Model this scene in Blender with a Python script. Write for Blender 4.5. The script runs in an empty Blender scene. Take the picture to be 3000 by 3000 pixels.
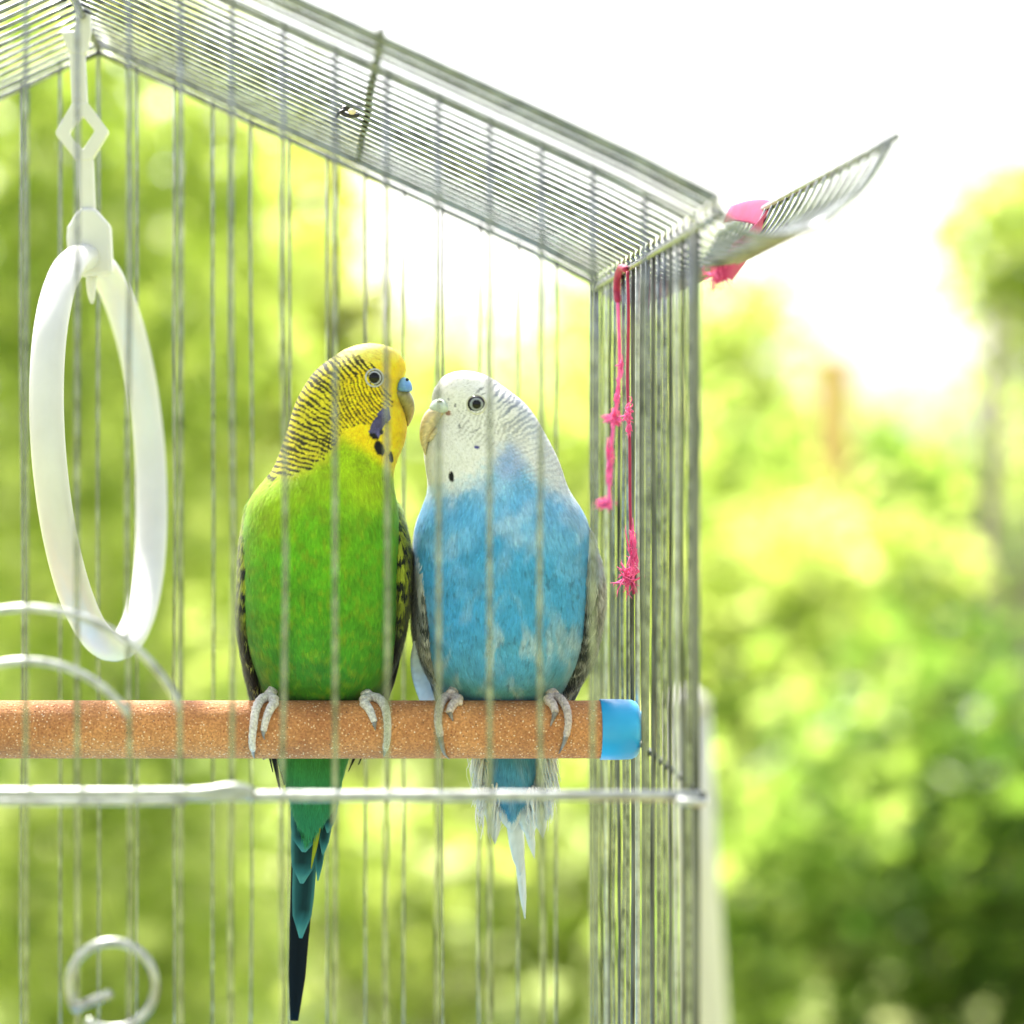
import bpy, math, random
import numpy as np
from mathutils import Vector

rng = np.random.default_rng(7)
random.seed(7)
scene = bpy.context.scene

# ------------------------------------------------------------------ camera
H = 1.05                      # camera height, metres
DF = 0.72                     # camera to front wall of the cage
F = 8742.0                    # focal length in photo pixels (3000 px wide)
CX, CY = 894.4, 1354.0        # principal point of the (cropped) photograph
cam_d = bpy.data.cameras.new('camera')
cam = bpy.data.objects.new('camera', cam_d)
scene.collection.objects.link(cam)
scene.camera = cam
cam.location = (0, -DF, H)
cam.rotation_euler = (math.radians(90), 0, 0)
cam_d.sensor_width = 36
cam_d.lens = 36 * F / 3000
cam_d.shift_x = (1500 - CX) / 3000
cam_d.shift_y = -(1500 - CY) / 3000
cam_d.clip_start = 0.05
cam_d.clip_end = 1500
cam_d.dof.use_dof = True
cam_d.dof.focus_distance = 0.848
cam_d.dof.aperture_fstop = 7.8

# ------------------------------------------------------------------ world and sun
SUN_EL, SUN_AZ = 52.0, -16.0          # azimuth from +Y (away from the camera) towards +X
world = bpy.data.worlds.new('World')
scene.world = world
world.use_nodes = True
nt = world.node_tree
nt.nodes.clear()
sky = nt.nodes.new('ShaderNodeTexSky')
sky.sky_type = 'NISHITA'
sky.sun_disc = False
sky.sun_elevation = math.radians(SUN_EL)
sky.sun_rotation = math.radians(SUN_AZ)
sky.air_density = 1.0
sky.dust_density = 4.0
sky.ozone_density = 1.0
bg = nt.nodes.new('ShaderNodeBackground')
bg.inputs['Strength'].default_value = 0.15
wo = nt.nodes.new('ShaderNodeOutputWorld')
hs = nt.nodes.new('ShaderNodeHueSaturation')      # thin high haze: a paler sky all round
hs.inputs['Saturation'].default_value = 0.45
nt.links.new(sky.outputs[0], hs.inputs['Color'])
nt.links.new(hs.outputs[0], bg.inputs[0])
nt.links.new(bg.outputs[0], wo.inputs[0])

sun_d = bpy.data.lights.new('sun', 'SUN')
sun_d.energy = 4.2
sun_d.angle = math.radians(2.5)
sun_d.color = (1.0, 0.95, 0.86)
sun = bpy.data.objects.new('sun', sun_d)
scene.collection.objects.link(sun)
sv = Vector((math.sin(math.radians(SUN_AZ)) * math.cos(math.radians(SUN_EL)),
             math.cos(math.radians(SUN_AZ)) * math.cos(math.radians(SUN_EL)),
             math.sin(math.radians(SUN_EL))))
sun.rotation_euler = sv.to_track_quat('Z', 'Y').to_euler()
sun.location = (0, 0, 6)

scene.view_settings.view_transform = 'Standard'
scene.view_settings.look = 'None'
scene.view_settings.exposure = 1.75
scene.view_settings.gamma = 1.0
scene.view_settings.use_curve_mapping = False
scene.cycles.use_denoising = True
scene.cycles.max_bounces = 8
scene.cycles.transparent_max_bounces = 8

# ------------------------------------------------------------------ helpers
col = scene.collection

def P(px, py, d):
    """photo pixel (3000 px frame) at distance d from the camera -> world point"""
    return np.array([(px - CX) / F * d, d - DF, H - (py - CY) / F * d])

def P2(px, py, d):
    """the same for pixels measured in a 1932 px wide view"""
    return P(px * 3000 / 1932, py * 3000 / 1932, d)

def lin(r, g, b):
    def f(c):
        c /= 255.0
        return c / 12.92 if c <= 0.04045 else ((c + 0.055) / 1.055) ** 2.4
    return np.array([f(r), f(g), f(b)])

def root_loc(o):
    while o.parent is not None:
        o = o.parent
    return np.array(o.location)

def tag(o, label=None, cat=None, group=None, kind=None):
    if label: o['label'] = label
    if cat: o['category'] = cat
    if group: o['group'] = group
    if kind: o['kind'] = kind
    return o

def thing(name, loc, label, cat, group=None):
    o = bpy.data.objects.new(name, None)
    o.empty_display_size = 0.02
    o.location = loc
    col.objects.link(o)
    return tag(o, label, cat, group)

def mesh(name, verts, faces, mat, parent=None, smooth=True, colors=None, origin=None):
    verts = np.asarray(verts, dtype=np.float64)
    me = bpy.data.meshes.new(name)
    off = root_loc(parent) if parent is not None else (np.zeros(3) if origin is None else np.array(origin))
    v = (verts - off).astype(np.float32)
    if isinstance(faces, np.ndarray):
        k = faces.shape[1]
        n = len(faces)
        me.vertices.add(len(v)); me.vertices.foreach_set('co', v.ravel())
        me.loops.add(n * k); me.loops.foreach_set('vertex_index', faces.astype(np.int32).ravel())
        me.polygons.add(n)
        me.polygons.foreach_set('loop_start', np.arange(0, n * k, k, dtype=np.int32))
        me.polygons.foreach_set('loop_total', np.full(n, k, dtype=np.int32))
        me.update(calc_edges=True)
    else:
        me.from_pydata(v.tolist(), [], faces)
        me.update()
    if smooth:
        me.polygons.foreach_set('use_smooth', np.ones(len(me.polygons), dtype=bool))
    if colors is not None:
        ca = me.color_attributes.new('Col', 'FLOAT_COLOR', 'POINT')
        c4 = np.ones((len(v), 4), dtype=np.float32)
        c4[:, :3] = colors
        ca.data.foreach_set('color', c4.ravel())
    me.materials.append(mat)
    o = bpy.data.objects.new(name, me)
    col.objects.link(o)
    if parent is not None:
        o.parent = parent
    elif origin is not None:
        o.location = origin
    return o

def frames(pts):
    pts = np.asarray(pts, float)
    t = np.gradient(pts, axis=0)
    t /= np.linalg.norm(t, axis=1)[:, None] + 1e-12
    ref = np.array([0, 0, 1.0]) if abs(t[0][2]) < 0.9 else np.array([0, 1.0, 0])
    n = np.cross(t[0], ref); n /= np.linalg.norm(n)
    N, B = [], []
    for i in range(len(pts)):
        n = n - t[i] * np.dot(n, t[i]); n /= np.linalg.norm(n) + 1e-12
        N.append(n.copy()); B.append(np.cross(t[i], n))
    return pts, t, np.array(N), np.array(B)

def tube_geo(pts, r, segs=8, r2=None, closed=False, refdir=None):
    """swept tube; r and r2 (the second cross axis) scalar or per point"""
    pts, t, N, B = frames(pts)
    if refdir is not None:
        rd = np.array(refdir, float)
        N = rd[None] - t * (t @ rd)[:, None]; N /= np.linalg.norm(N, axis=1)[:, None]
        B = np.cross(t, N)
    n = len(pts)
    r = np.broadcast_to(np.asarray(r, float), (n,))
    r2 = r if r2 is None else np.broadcast_to(np.asarray(r2, float), (n,))
    a = np.linspace(0, 2 * np.pi, segs, endpoint=False)
    V = (pts[:, None] + N[:, None] * (np.cos(a)[None, :, None] * r[:, None, None])
         + B[:, None] * (np.sin(a)[None, :, None] * r2[:, None, None])).reshape(-1, 3)
    faces = []
    m = n if closed else n - 1
    for i in range(m):
        j = (i + 1) % n
        for k in range(segs):
            l = (k + 1) % segs
            faces.append((i * segs + k, i * segs + l, j * segs + l, j * segs + k))
    if not closed:
        faces.append(tuple(range(segs - 1, -1, -1)))
        faces.append(tuple((n - 1) * segs + k for k in range(segs)))
    return V, faces

def smooth_path(ctrl, n=24):
    c = np.asarray(ctrl, float)
    if len(c) == 2:
        return c[0] + (c[1] - c[0]) * np.linspace(0, 1, n)[:, None]
    d = np.r_[0, np.cumsum(np.linalg.norm(np.diff(c, axis=0), axis=1))]
    e = np.vstack([2 * c[0] - c[1], c, 2 * c[-1] - c[-2]])
    out = []
    for s in np.linspace(0, d[-1], n):
        i = min(max(np.searchsorted(d, s, side='right') - 1, 0), len(c) - 2)
        u = (s - d[i]) / (d[i + 1] - d[i] + 1e-12)
        p0, p1, p2, p3 = e[i], e[i + 1], e[i + 2], e[i + 3]
        out.append(0.5 * ((2 * p1) + (-p0 + p2) * u + (2 * p0 - 5 * p1 + 4 * p2 - p3) * u * u
                          + (-p0 + 3 * p1 - 3 * p2 + p3) * u ** 3))
    return np.array(out)

def tube(name, ctrl, r, mat, parent=None, segs=8, n=None, straight=False, **kw):
    pts = np.asarray(ctrl, float) if straight else smooth_path(ctrl, n or max(6, len(ctrl) * 6))
    V, Fc = tube_geo(pts, r, segs, **kw)
    return mesh(name, V, Fc, mat, parent)

def box_geo(lo, hi):
    x0, y0, z0 = lo; x1, y1, z1 = hi
    v = [(x0, y0, z0), (x1, y0, z0), (x1, y1, z0), (x0, y1, z0), (x0, y0, z1), (x1, y0, z1), (x1, y1, z1), (x0, y1, z1)]
    f = [(0, 3, 2, 1), (4, 5, 6, 7), (0, 1, 5, 4), (1, 2, 6, 5), (2, 3, 7, 6), (3, 0, 4, 7)]
    return np.array(v, float), f

def bevel(o, w=0.002, s=2):
    m = o.modifiers.new('bevel', 'BEVEL'); m.width = w; m.segments = s; m.limit_method = 'ANGLE'
    return o

def _hash(ix, iy, iz, seed):
    h = (ix * 374761393 + iy * 668265263 + iz * 2147483647 + seed * 974711) & 0xFFFFFFFF
    h = ((h ^ (h >> 13)) * 1274126177) & 0xFFFFFFFF
    h = ((h ^ (h >> 16)) * 2246822519) & 0xFFFFFFFF
    return ((h ^ (h >> 15)) & 0xFFFF) / 65535.0

def vnoise(p, s, seed=0):
    """value noise 0..1 at points p (n,2 or n,3), cell size s"""
    p = np.asarray(p, float) / s
    if p.shape[1] == 2:
        p = np.c_[p, np.zeros(len(p))]
    i = np.floor(p).astype(np.int64); f = p - i; f = f * f * (3 - 2 * f)
    out = 0
    for dx in (0, 1):
        for dy in (0, 1):
            for dz in (0, 1):
                w = (f[:, 0] if dx else 1 - f[:, 0]) * (f[:, 1] if dy else 1 - f[:, 1]) * (f[:, 2] if dz else 1 - f[:, 2])
                out = out + w * _hash(i[:, 0] + dx, i[:, 1] + dy, i[:, 2] + dz, seed)
    return out

def sstep(a, b, x):
    t = np.clip((x - a) / (b - a), 0, 1)
    return t * t * (3 - 2 * t)

def mix(a, b, t):
    t = np.asarray(t)[:, None]
    return a * (1 - t) + b * t

def inpoly(px, py, poly):
    c = np.zeros(len(px), bool)
    n = len(poly)
    for i in range(n):
        x1, y1 = poly[i]; x2, y2 = poly[(i + 1) % n]
        if y1 == y2: continue
        k = ((y1 > py) != (y2 > py)) & (px < (x2 - x1) * (py - y1) / (y2 - y1) + x1)
        c ^= k
    return c

# ------------------------------------------------------------------ materials
def new_mat(name):
    m = bpy.data.materials.new(name); m.use_nodes = True
    return m, m.node_tree, m.node_tree.nodes['Principled BSDF']

def noise_mat(name, c1, c2, scale, rough=0.5, metal=0.0, detail=4, bump=0.0, bump_scale=None, lo=0.35, hi=0.65, spec=0.5, bdist=0.001, stretch=None):
    m, t, b = new_mat(name)
    tc = t.nodes.new('ShaderNodeTexCoord')
    n = t.nodes.new('ShaderNodeTexNoise'); n.inputs['Scale'].default_value = scale; n.inputs['Detail'].default_value = detail
    r = t.nodes.new('ShaderNodeValToRGB')
    r.color_ramp.elements[0].position = lo; r.color_ramp.elements[1].position = hi
    r.color_ramp.elements[0].color = (*c1, 1); r.color_ramp.elements[1].color = (*c2, 1)
    if stretch:
        mp = t.nodes.new('ShaderNodeMapping'); mp.inputs['Scale'].default_value = stretch
        t.links.new(tc.outputs['Object'], mp.inputs['Vector']); t.links.new(mp.outputs[0], n.inputs['Vector'])
    else:
        t.links.new(tc.outputs['Object'], n.inputs['Vector'])
    t.links.new(n.outputs['Fac'], r.inputs[0])
    t.links.new(r.outputs[0], b.inputs['Base Color'])
    b.inputs['Roughness'].default_value = rough; b.inputs['Metallic'].default_value = metal
    b.inputs['Specular IOR Level'].default_value = spec
    if bump:
        n2 = t.nodes.new('ShaderNodeTexNoise'); n2.inputs['Scale'].default_value = bump_scale or scale; n2.inputs['Detail'].default_value = 3
        bp = t.nodes.new('ShaderNodeBump'); bp.inputs['Strength'].default_value = bump; bp.inputs['Distance'].default_value = bdist
        t.links.new(tc.outputs['Object'], n2.inputs['Vector']); t.links.new(n2.outputs['Fac'], bp.inputs['Height'])
        t.links.new(bp.outputs[0], b.inputs['Normal'])
    return m

M = {}
M['wire'] = noise_mat('zinc_wire', (0.105, 0.115, 0.112), (0.28, 0.30, 0.295), 260, 0.26, 0.88, bump=0.25, bump_scale=900, bdist=0.0004)
M['wire_bright'] = noise_mat('bright_zinc_wire', (0.24, 0.25, 0.245), (0.44, 0.46, 0.45), 240, 0.4, 0.6, bump=0.25, bump_scale=900, bdist=0.0004)
M['wire_dirty'] = noise_mat('grimy_zinc_wire', (0.010, 0.011, 0.009), (0.15, 0.16, 0.145), 420, 0.48, 0.75, detail=6, lo=0.30, hi=0.60, stretch=(1, 1, 0.10), bump=0.5, bump_scale=1200, bdist=0.0005)
M['plastic_white'] = noise_mat('white_plastic', (0.54, 0.54, 0.53), (0.60, 0.60, 0.59), 60, 0.32, bump=0.08, bump_scale=300)
M['cap_blue'] = noise_mat('blue_plastic', (0.012, 0.30, 0.62), (0.02, 0.36, 0.70), 50, 0.4, bump=0.05, bump_scale=300)
M['tray'] = noise_mat('tray_plastic', (0.05, 0.25, 0.45), (0.06, 0.28, 0.5), 20, 0.4)
M['pink'] = noise_mat('pink_thread', (0.74, 0.08, 0.26), (0.84, 0.15, 0.38), 300, 0.9)
M['ribbon'] = noise_mat('pink_ribbon_cloth', (0.32, 0.010, 0.075), (0.42, 0.02, 0.12), 200, 0.85)
M['crimson'] = noise_mat('crimson_cord', (0.26, 0.006, 0.045), (0.36, 0.012, 0.07), 300, 0.7)
M['black'] = noise_mat('black_plastic', (0.01, 0.01, 0.01), (0.02, 0.02, 0.02), 100, 0.4)
M['beige'] = noise_mat('beige_bead', (0.6, 0.52, 0.35), (0.7, 0.6, 0.42), 100, 0.5)
M['table'] = noise_mat('table_wood', (0.22, 0.13, 0.07), (0.32, 0.2, 0.11), 14, 0.6)
M['bark'] = noise_mat('bark', (0.16, 0.13, 0.10), (0.30, 0.26, 0.21), 18, 0.9, bump=0.6, bdist=0.01)
M['bark_grey'] = noise_mat('grey_bark', (0.24, 0.21, 0.18), (0.40, 0.36, 0.31), 14, 0.9, bump=0.6, bdist=0.01)
M['post_wood'] = noise_mat('orange_post_wood', (0.62, 0.40, 0.14), (0.74, 0.50, 0.20), 9, 0.7)
M['post_white'] = noise_mat('white_post_paint', (0.46, 0.45, 0.40), (0.56, 0.55, 0.49), 9, 0.5)
M['claw'] = noise_mat('claw_horn', (0.10, 0.09, 0.085), (0.24, 0.22, 0.20), 400, 0.35)
M['toe'] = noise_mat('scaly_toe_skin', (0.42, 0.39, 0.36), (0.74, 0.71, 0.67), 1400, 0.6, bump=0.9, bump_scale=1500, bdist=0.0006)
M['toe_pale'] = noise_mat('pinkish_toe_skin', (0.36, 0.29, 0.26), (0.66, 0.57, 0.52), 1400, 0.6, bump=0.9, bump_scale=1500, bdist=0.0006)

def perch_mat():
    m, t, b = new_mat('sanded_perch')
    tc = t.nodes.new('ShaderNodeTexCoord')
    def N(scale, detail):
        n = t.nodes.new('ShaderNodeTexNoise'); n.inputs['Scale'].default_value = scale; n.inputs['Detail'].default_value = detail
        t.links.new(tc.outputs['Object'], n.inputs['Vector']); return n
    def V(scale):
        n = t.nodes.new('ShaderNodeTexVoronoi'); n.inputs['Scale'].default_value = scale
        t.links.new(tc.outputs['Object'], n.inputs['Vector']); return n
    big = N(75, 8); r1 = t.nodes.new('ShaderNodeValToRGB')
    r1.color_ramp.elements[0].color = (0.40, 0.165, 0.062, 1); r1.color_ramp.elements[1].color = (0.62, 0.29, 0.105, 1)
    r1.color_ramp.elements[0].position = 0.3; r1.color_ramp.elements[1].position = 0.7
    t.links.new(big.outputs['Fac'], r1.inputs[0])
    fine = N(1500, 3); r2 = t.nodes.new('ShaderNodeValToRGB')
    r2.color_ramp.elements[0].position = 0.4; r2.color_ramp.elements[1].position = 0.62
    r2.color_ramp.elements[0].color = (0.70, 0.64, 0.60, 1); r2.color_ramp.elements[1].color = (1.15, 1.15, 1.12, 1)
    t.links.new(fine.outputs['Fac'], r2.inputs[0])
    mu = t.nodes.new('ShaderNodeMix'); mu.data_type = 'RGBA'; mu.blend_type = 'MULTIPLY'; mu.inputs[0].default_value = 0.85
    t.links.new(r1.outputs[0], mu.inputs[6]); t.links.new(r2.outputs[0], mu.inputs[7])
    last = mu.outputs[2]
    for scale, thr, c in ((900, 0.20, (0.78, 0.52, 0.30, 1)), (760, 0.17, (0.30, 0.09, 0.03, 1)), (520, 0.11, (0.80, 0.66, 0.50, 1)), (420, 0.09, (0.12, 0.05, 0.03, 1))):
        v = V(scale); v.inputs['Randomness'].default_value = 1.0
        lt = t.nodes.new('ShaderNodeMath'); lt.operation = 'LESS_THAN'; lt.inputs[1].default_value = thr
        t.links.new(v.outputs['Distance'], lt.inputs[0])
        mm = t.nodes.new('ShaderNodeMix'); mm.data_type = 'RGBA'; mm.inputs[7].default_value = c
        t.links.new(lt.outputs[0], mm.inputs[0]); t.links.new(last, mm.inputs[6]); last = mm.outputs[2]
    t.links.new(last, b.inputs['Base Color'])
    b.inputs['Roughness'].default_value = 0.85
    bp = t.nodes.new('ShaderNodeBump'); bp.inputs['Strength'].default_value = 0.9; bp.inputs['Distance'].default_value = 0.0006
    bn = N(1600, 3)
    t.links.new(bn.outputs['Fac'], bp.inputs['Height']); t.links.new(bp.outputs[0], b.inputs['Normal'])
    return m
M['perch'] = perch_mat()

def attr_mat(name, rough=0.6, spec=0.3, sheen=0.0, transl=0.0, tint=None):
    m, t, b = new_mat(name)
    a = t.nodes.new('ShaderNodeAttribute'); a.attribute_name = 'Col'
    t.links.new(a.outputs['Color'], b.inputs['Base Color'])
    b.inputs['Roughness'].default_value = rough
    b.inputs['Specular IOR Level'].default_value = spec
    if sheen:
        b.inputs['Sheen Weight'].default_value = sheen; b.inputs['Sheen Roughness'].default_value = 0.5
    if transl:
        tr = t.nodes.new('ShaderNodeBsdfTranslucent')
        if tint is not None:
            mu = t.nodes.new('ShaderNodeMix'); mu.data_type = 'RGBA'; mu.blend_type = 'MULTIPLY'; mu.inputs[0].default_value = 1.0
            mu.inputs[7].default_value = (*tint, 1)
            t.links.new(a.outputs['Color'], mu.inputs[6]); t.links.new(mu.outputs[2], tr.inputs['Color'])
        else:
            t.links.new(a.outputs['Color'], tr.inputs['Color'])
        mx = t.nodes.new('ShaderNodeMixShader'); mx.inputs[0].default_value = transl
        t.links.new(b.outputs[0], mx.inputs[1]); t.links.new(tr.outputs[0], mx.inputs[2])
        t.links.new(mx.outputs[0], t.nodes['Material Output'].inputs['Surface'])
    return m
M['plumage'] = attr_mat('plumage', 0.65, 0.25, 0.15, 0.12)
M['feather'] = attr_mat('long_feather', 0.6, 0.10, 0.0, 0.15)
M['horn'] = attr_mat('beak_horn', 0.35, 0.4)
M['eye'] = attr_mat('wet_eye', 0.06, 0.22)
M['skin'] = attr_mat('bare_skin', 0.6, 0.3)
M['leaf'] = attr_mat('leaf', 0.45, 0.4, 0.0, 0.60, (1.45, 1.52, 0.95))

def ground_mat():
    m, t, b = new_mat('grass_ground')
    tc = t.nodes.new('ShaderNodeTexCoord')
    n = t.nodes.new('ShaderNodeTexNoise'); n.inputs['Scale'].default_value = 0.9; n.inputs['Detail'].default_value = 8
    r = t.nodes.new('ShaderNodeValToRGB')
    e = r.color_ramp.elements
    e[0].position = 0.3; e[0].color = (0.18, 0.25, 0.05, 1); e[1].position = 0.7; e[1].color = (0.46, 0.43, 0.20, 1)
    x = e.new(0.5); x.color = (0.30, 0.36, 0.09, 1)
    t.links.new(tc.outputs['Object'], n.inputs['Vector']); t.links.new(n.outputs['Fac'], r.inputs[0]); t.links.new(r.outputs[0], b.inputs['Base Color'])
    b.inputs['Roughness'].default_value = 0.95
    return m
M['ground'] = ground_mat()

# ------------------------------------------------------------------ ground
g = mesh('ground', [(-400, -300, 0), (400, -300, 0), (400, 700, 0), (-400, 700, 0)], [(0, 1, 2, 3)], M['ground'], smooth=False)
tag(g, kind='structure')

# ------------------------------------------------------------------ garden behind the cage
def leaf_cloud(blobs, count, size, palette, seed, hollow=0.35):
    """leaf-sized folded faces spread in clumps through a union of ellipsoids"""
    r = np.random.default_rng(seed)
    vol = np.array([b[3] * b[4] * b[5] for b in blobs]) ** 0.8
    pk = r.choice(len(blobs), size=count // 14 + 1, p=vol / vol.sum())
    u = r.normal(size=(len(pk), 3)); u /= np.linalg.norm(u, axis=1)[:, None]
    rad = (hollow + (1 - hollow) * r.random(len(pk)) ** 0.6)[:, None]
    B = np.array(blobs)
    cc = B[pk, :3] + u * rad * B[pk, 3:6]
    tone = r.random(len(pk))
    li = np.repeat(np.arange(len(pk)), 14)[:count]
    n = len(li)
    c = cc[li] + r.normal(size=(n, 3)) * size * 1.3
    c[:, 2] = np.maximum(c[:, 2], 0.03)
    L = size * (0.6 + 0.8 * r.random(n)); W = L * (0.45 + 0.25 * r.random(n))
    nl = np.array(sv)[None] + r.normal(size=(n, 3)) * 0.55
    d = np.cross(nl, r.normal(size=(n, 3))); d /= np.linalg.norm(d, axis=1)[:, None]
    s = np.cross(d, nl); s /= np.linalg.norm(s, axis=1)[:, None]
    nn = np.cross(d, s)
    V = np.empty((n, 6, 3))
    V[:, 0] = c - d * L[:, None] / 2
    V[:, 1] = c - d * L[:, None] * 0.08 + s * W[:, None] / 2 + nn * W[:, None] * 0.15
    V[:, 2] = c + d * L[:, None] * 0.25 + s * W[:, None] * 0.36 + nn * W[:, None] * 0.12
    V[:, 3] = c + d * L[:, None] / 2 - nn * W[:, None] * 0.1
    V[:, 4] = c + d * L[:, None] * 0.25 - s * W[:, None] * 0.36 + nn * W[:, None] * 0.12
    V[:, 5] = c - d * L[:, None] * 0.08 - s * W[:, None] / 2 + nn * W[:, None] * 0.15
    base = np.arange(n)[:, None] * 6
    Fc = np.concatenate([base + np.array([0, 1, 2, 3]), base + np.array([0, 3, 4, 5])])
    pal = np.array(palette)
    ti = np.clip((tone[li] * 0.8 + r.random(n) * 0.2 - 0.5) * 1.2 + 0.5, 0, 0.999) * (len(pal) - 1)
    k = ti.astype(int); f = (ti - k)[:, None]
    C = pal[k] * (1 - f) + pal[np.minimum(k + 1, len(pal) - 1)] * f
    C = np.repeat(C, 6, axis=0)
    return V.reshape(-1, 3), Fc, C

YEL = [(0.14, 0.20, 0.035), (0.28, 0.35, 0.08), (0.41, 0.46, 0.16), (0.52, 0.54, 0.29)]
MID = [(0.06, 0.12, 0.022), (0.14, 0.23, 0.045), (0.25, 0.34, 0.085), (0.39, 0.45, 0.17)]
DRK = [(0.03, 0.07, 0.014), (0.07, 0.14, 0.026), (0.14, 0.22, 0.04), (0.26, 0.33, 0.08)]
OLV = [(0.16, 0.19, 0.025), (0.26, 0.28, 0.04), (0.36, 0.37, 0.06), (0.44, 0.42, 0.10)]

def px_blob(x, y, rx, ry, d, depth=None):
    """ellipsoid whose outline in the 1932 px view is centre x,y and radii rx,ry at distance d"""
    c = P2(x, y, d); k = d / (F * 1932 / 3000)
    return (c[0], c[1], c[2], rx * k, (depth if depth else max(rx, ry) * k * 0.7), ry * k)

def shrub(name, label, cat, blobs, count, size, palette, seed, group='shrubs and trees of the garden', stem_r=0.02, bark='bark', part='crown', stems=3, thin=0.62, trunk_x=None):
    blobs = np.array(blobs)
    cx = np.average(blobs[:, 0]); cy = np.average(blobs[:, 1])
    o = thing(name, (cx, cy, 0), label, cat, group)
    V, Fc, C = leaf_cloud(blobs, int(count * thin), size * 0.85, palette, seed)
    cr = mesh(part, V, Fc, M['leaf'], o, smooth=False, colors=C)
    r = np.random.default_rng(seed + 99)
    for k in range(min(stems, len(blobs)) if stems > 1 else 1):
        b = blobs[k % len(blobs)]
        foot = np.array([cx + r.normal() * 0.05, cy + r.normal() * 0.05, -0.02])
        top = np.array([b[0], b[1], b[2]])
        if trunk_x is not None and k == 0:
            foot[0] = trunk_x; top[0] = trunk_x
        mid = (foot + top) / 2 + r.normal(size=3) * [0.04, 0.04, 0]
        tube('trunk' if k == 0 else 'stem', [foot, mid, top], np.linspace(stem_r, stem_r * 0.35, 24), M[bark], o, n=24)
    return o

shrub('leafy_shrub', 'tall bright yellow-green shrub behind the white ring swing', 'shrub',
      [px_blob(60, 350, 230, 420, 4.6), px_blob(280, 260, 200, 260, 4.9), px_blob(40, 1050, 240, 380, 4.4), px_blob(300, 900, 200, 330, 4.8),
       px_blob(420, 520, 150, 260, 5.1)], 6200, 0.060, YEL, 11)
shrub('leafy_shrub', 'low yellow-green shrub behind the perch end below the ring swing', 'shrub',
      [px_blob(60, 1600, 260, 360, 4.2), px_blob(330, 1560, 220, 300, 4.4), px_blob(180, 1850, 330, 260, 4.0)], 4200, 0.058, YEL, 12, thin=0.42)
shrub('dark_shrub', 'dark green shrub in the gaps behind the ring swing', 'shrub',
      [px_blob(260, 640, 130, 130, 6.2), px_blob(40, 600, 120, 170, 6.4), px_blob(150, 1200, 330, 300, 6.4), px_blob(200, 1650, 380, 350, 6.3)], 4200, 0.07, MID, 13)
shrub('olive_tree', 'olive green tree behind the green bird', 'tree',
      [px_blob(540, 400, 130, 170, 6.6), px_blob(600, 640, 130, 190, 6.4), px_blob(520, 800, 170, 250, 6.5)], 3600, 0.065, OLV, 14, stem_r=0.035, stems=2)
shrub('leafy_shrub', 'light green shrub behind both birds below the open sky', 'shrub',
      [px_blob(640, 1150, 240, 300, 5.4), px_blob(870, 920, 220, 330, 5.8), px_blob(1110, 820, 160, 260, 6.2), px_blob(950, 1350, 260, 280, 5.5)], 4600, 0.060, YEL, 15)
shrub('leafy_shrub', 'pale green shrub below the perch behind the tails', 'shrub',
      [px_blob(560, 1720, 210, 260, 4.8), px_blob(860, 1750, 240, 260, 4.9), px_blob(1120, 1680, 220, 300, 5.0)], 3600, 0.058, YEL, 16, thin=0.42)
shrub('leafy_shrub', 'rounded green shrub seen between blue bird and cage side', 'shrub',
      [px_blob(1150, 650, 90, 110, 7.5), px_blob(1180, 820, 130, 160, 7.3)], 1500, 0.07, MID, 17, stems=1)
shrub('pale_tree', 'pale sunlit tree beside the wire corner of the cage', 'tree',
      [px_blob(1390, 700, 100, 190, 8.2), px_blob(1450, 930, 120, 150, 8.0), px_blob(1360, 1000, 120, 240, 7.8)], 3000, 0.075, YEL, 18, stem_r=0.04, stems=2)
shrub('leafy_shrub', 'sunlit yellow-green shrub to the right of the cage corner', 'shrub',
      [px_blob(1430, 1180, 170, 220, 5.4), px_blob(1600, 1120, 170, 170, 5.8), px_blob(1420, 1480, 150, 260, 5.2)], 3400, 0.058, YEL, 19)
shrub('leafy_shrub', 'mid green shrub low beside the white leaning stake', 'shrub',
      [px_blob(1480, 1720, 190, 280, 4.4), px_blob(1640, 1500, 170, 230, 4.7)], 2800, 0.056, MID, 20, thin=0.5)
shrub('dark_shrub', 'dark green shrub in the lower right of the garden', 'shrub',
      [px_blob(1800, 1450, 190, 260, 4.9), px_blob(1760, 1800, 230, 260, 4.4), px_blob(1930, 1650, 200, 330, 4.5)], 4200, 0.06, DRK, 21, thin=0.44)
shrub('clipped_hedge', 'low sunlit hedge in front of the grey tree trunk', 'hedge',
      [px_blob(1640, 890, 190, 110, 7.2), px_blob(1790, 960, 180, 130, 7.0), px_blob(1700, 1130, 240, 170, 6.8), px_blob(1900, 1220, 160, 170, 6.6)], 4200, 0.065, MID, 22)
shrub('grey_trunk_tree', 'tree with a broad grey trunk and olive crown', 'tree',
      [px_blob(1890, 500, 130, 90, 6.4), px_blob(1990, 430, 150, 170, 6.5), px_blob(1790, 600, 60, 40, 6.3), px_blob(2050, 700, 120, 200, 6.5)], 2600, 0.075, YEL, 23, stem_r=0.052, bark='bark_grey', stems=2, thin=0.42, trunk_x=P2(1880, 0, 6.4)[0])
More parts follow.
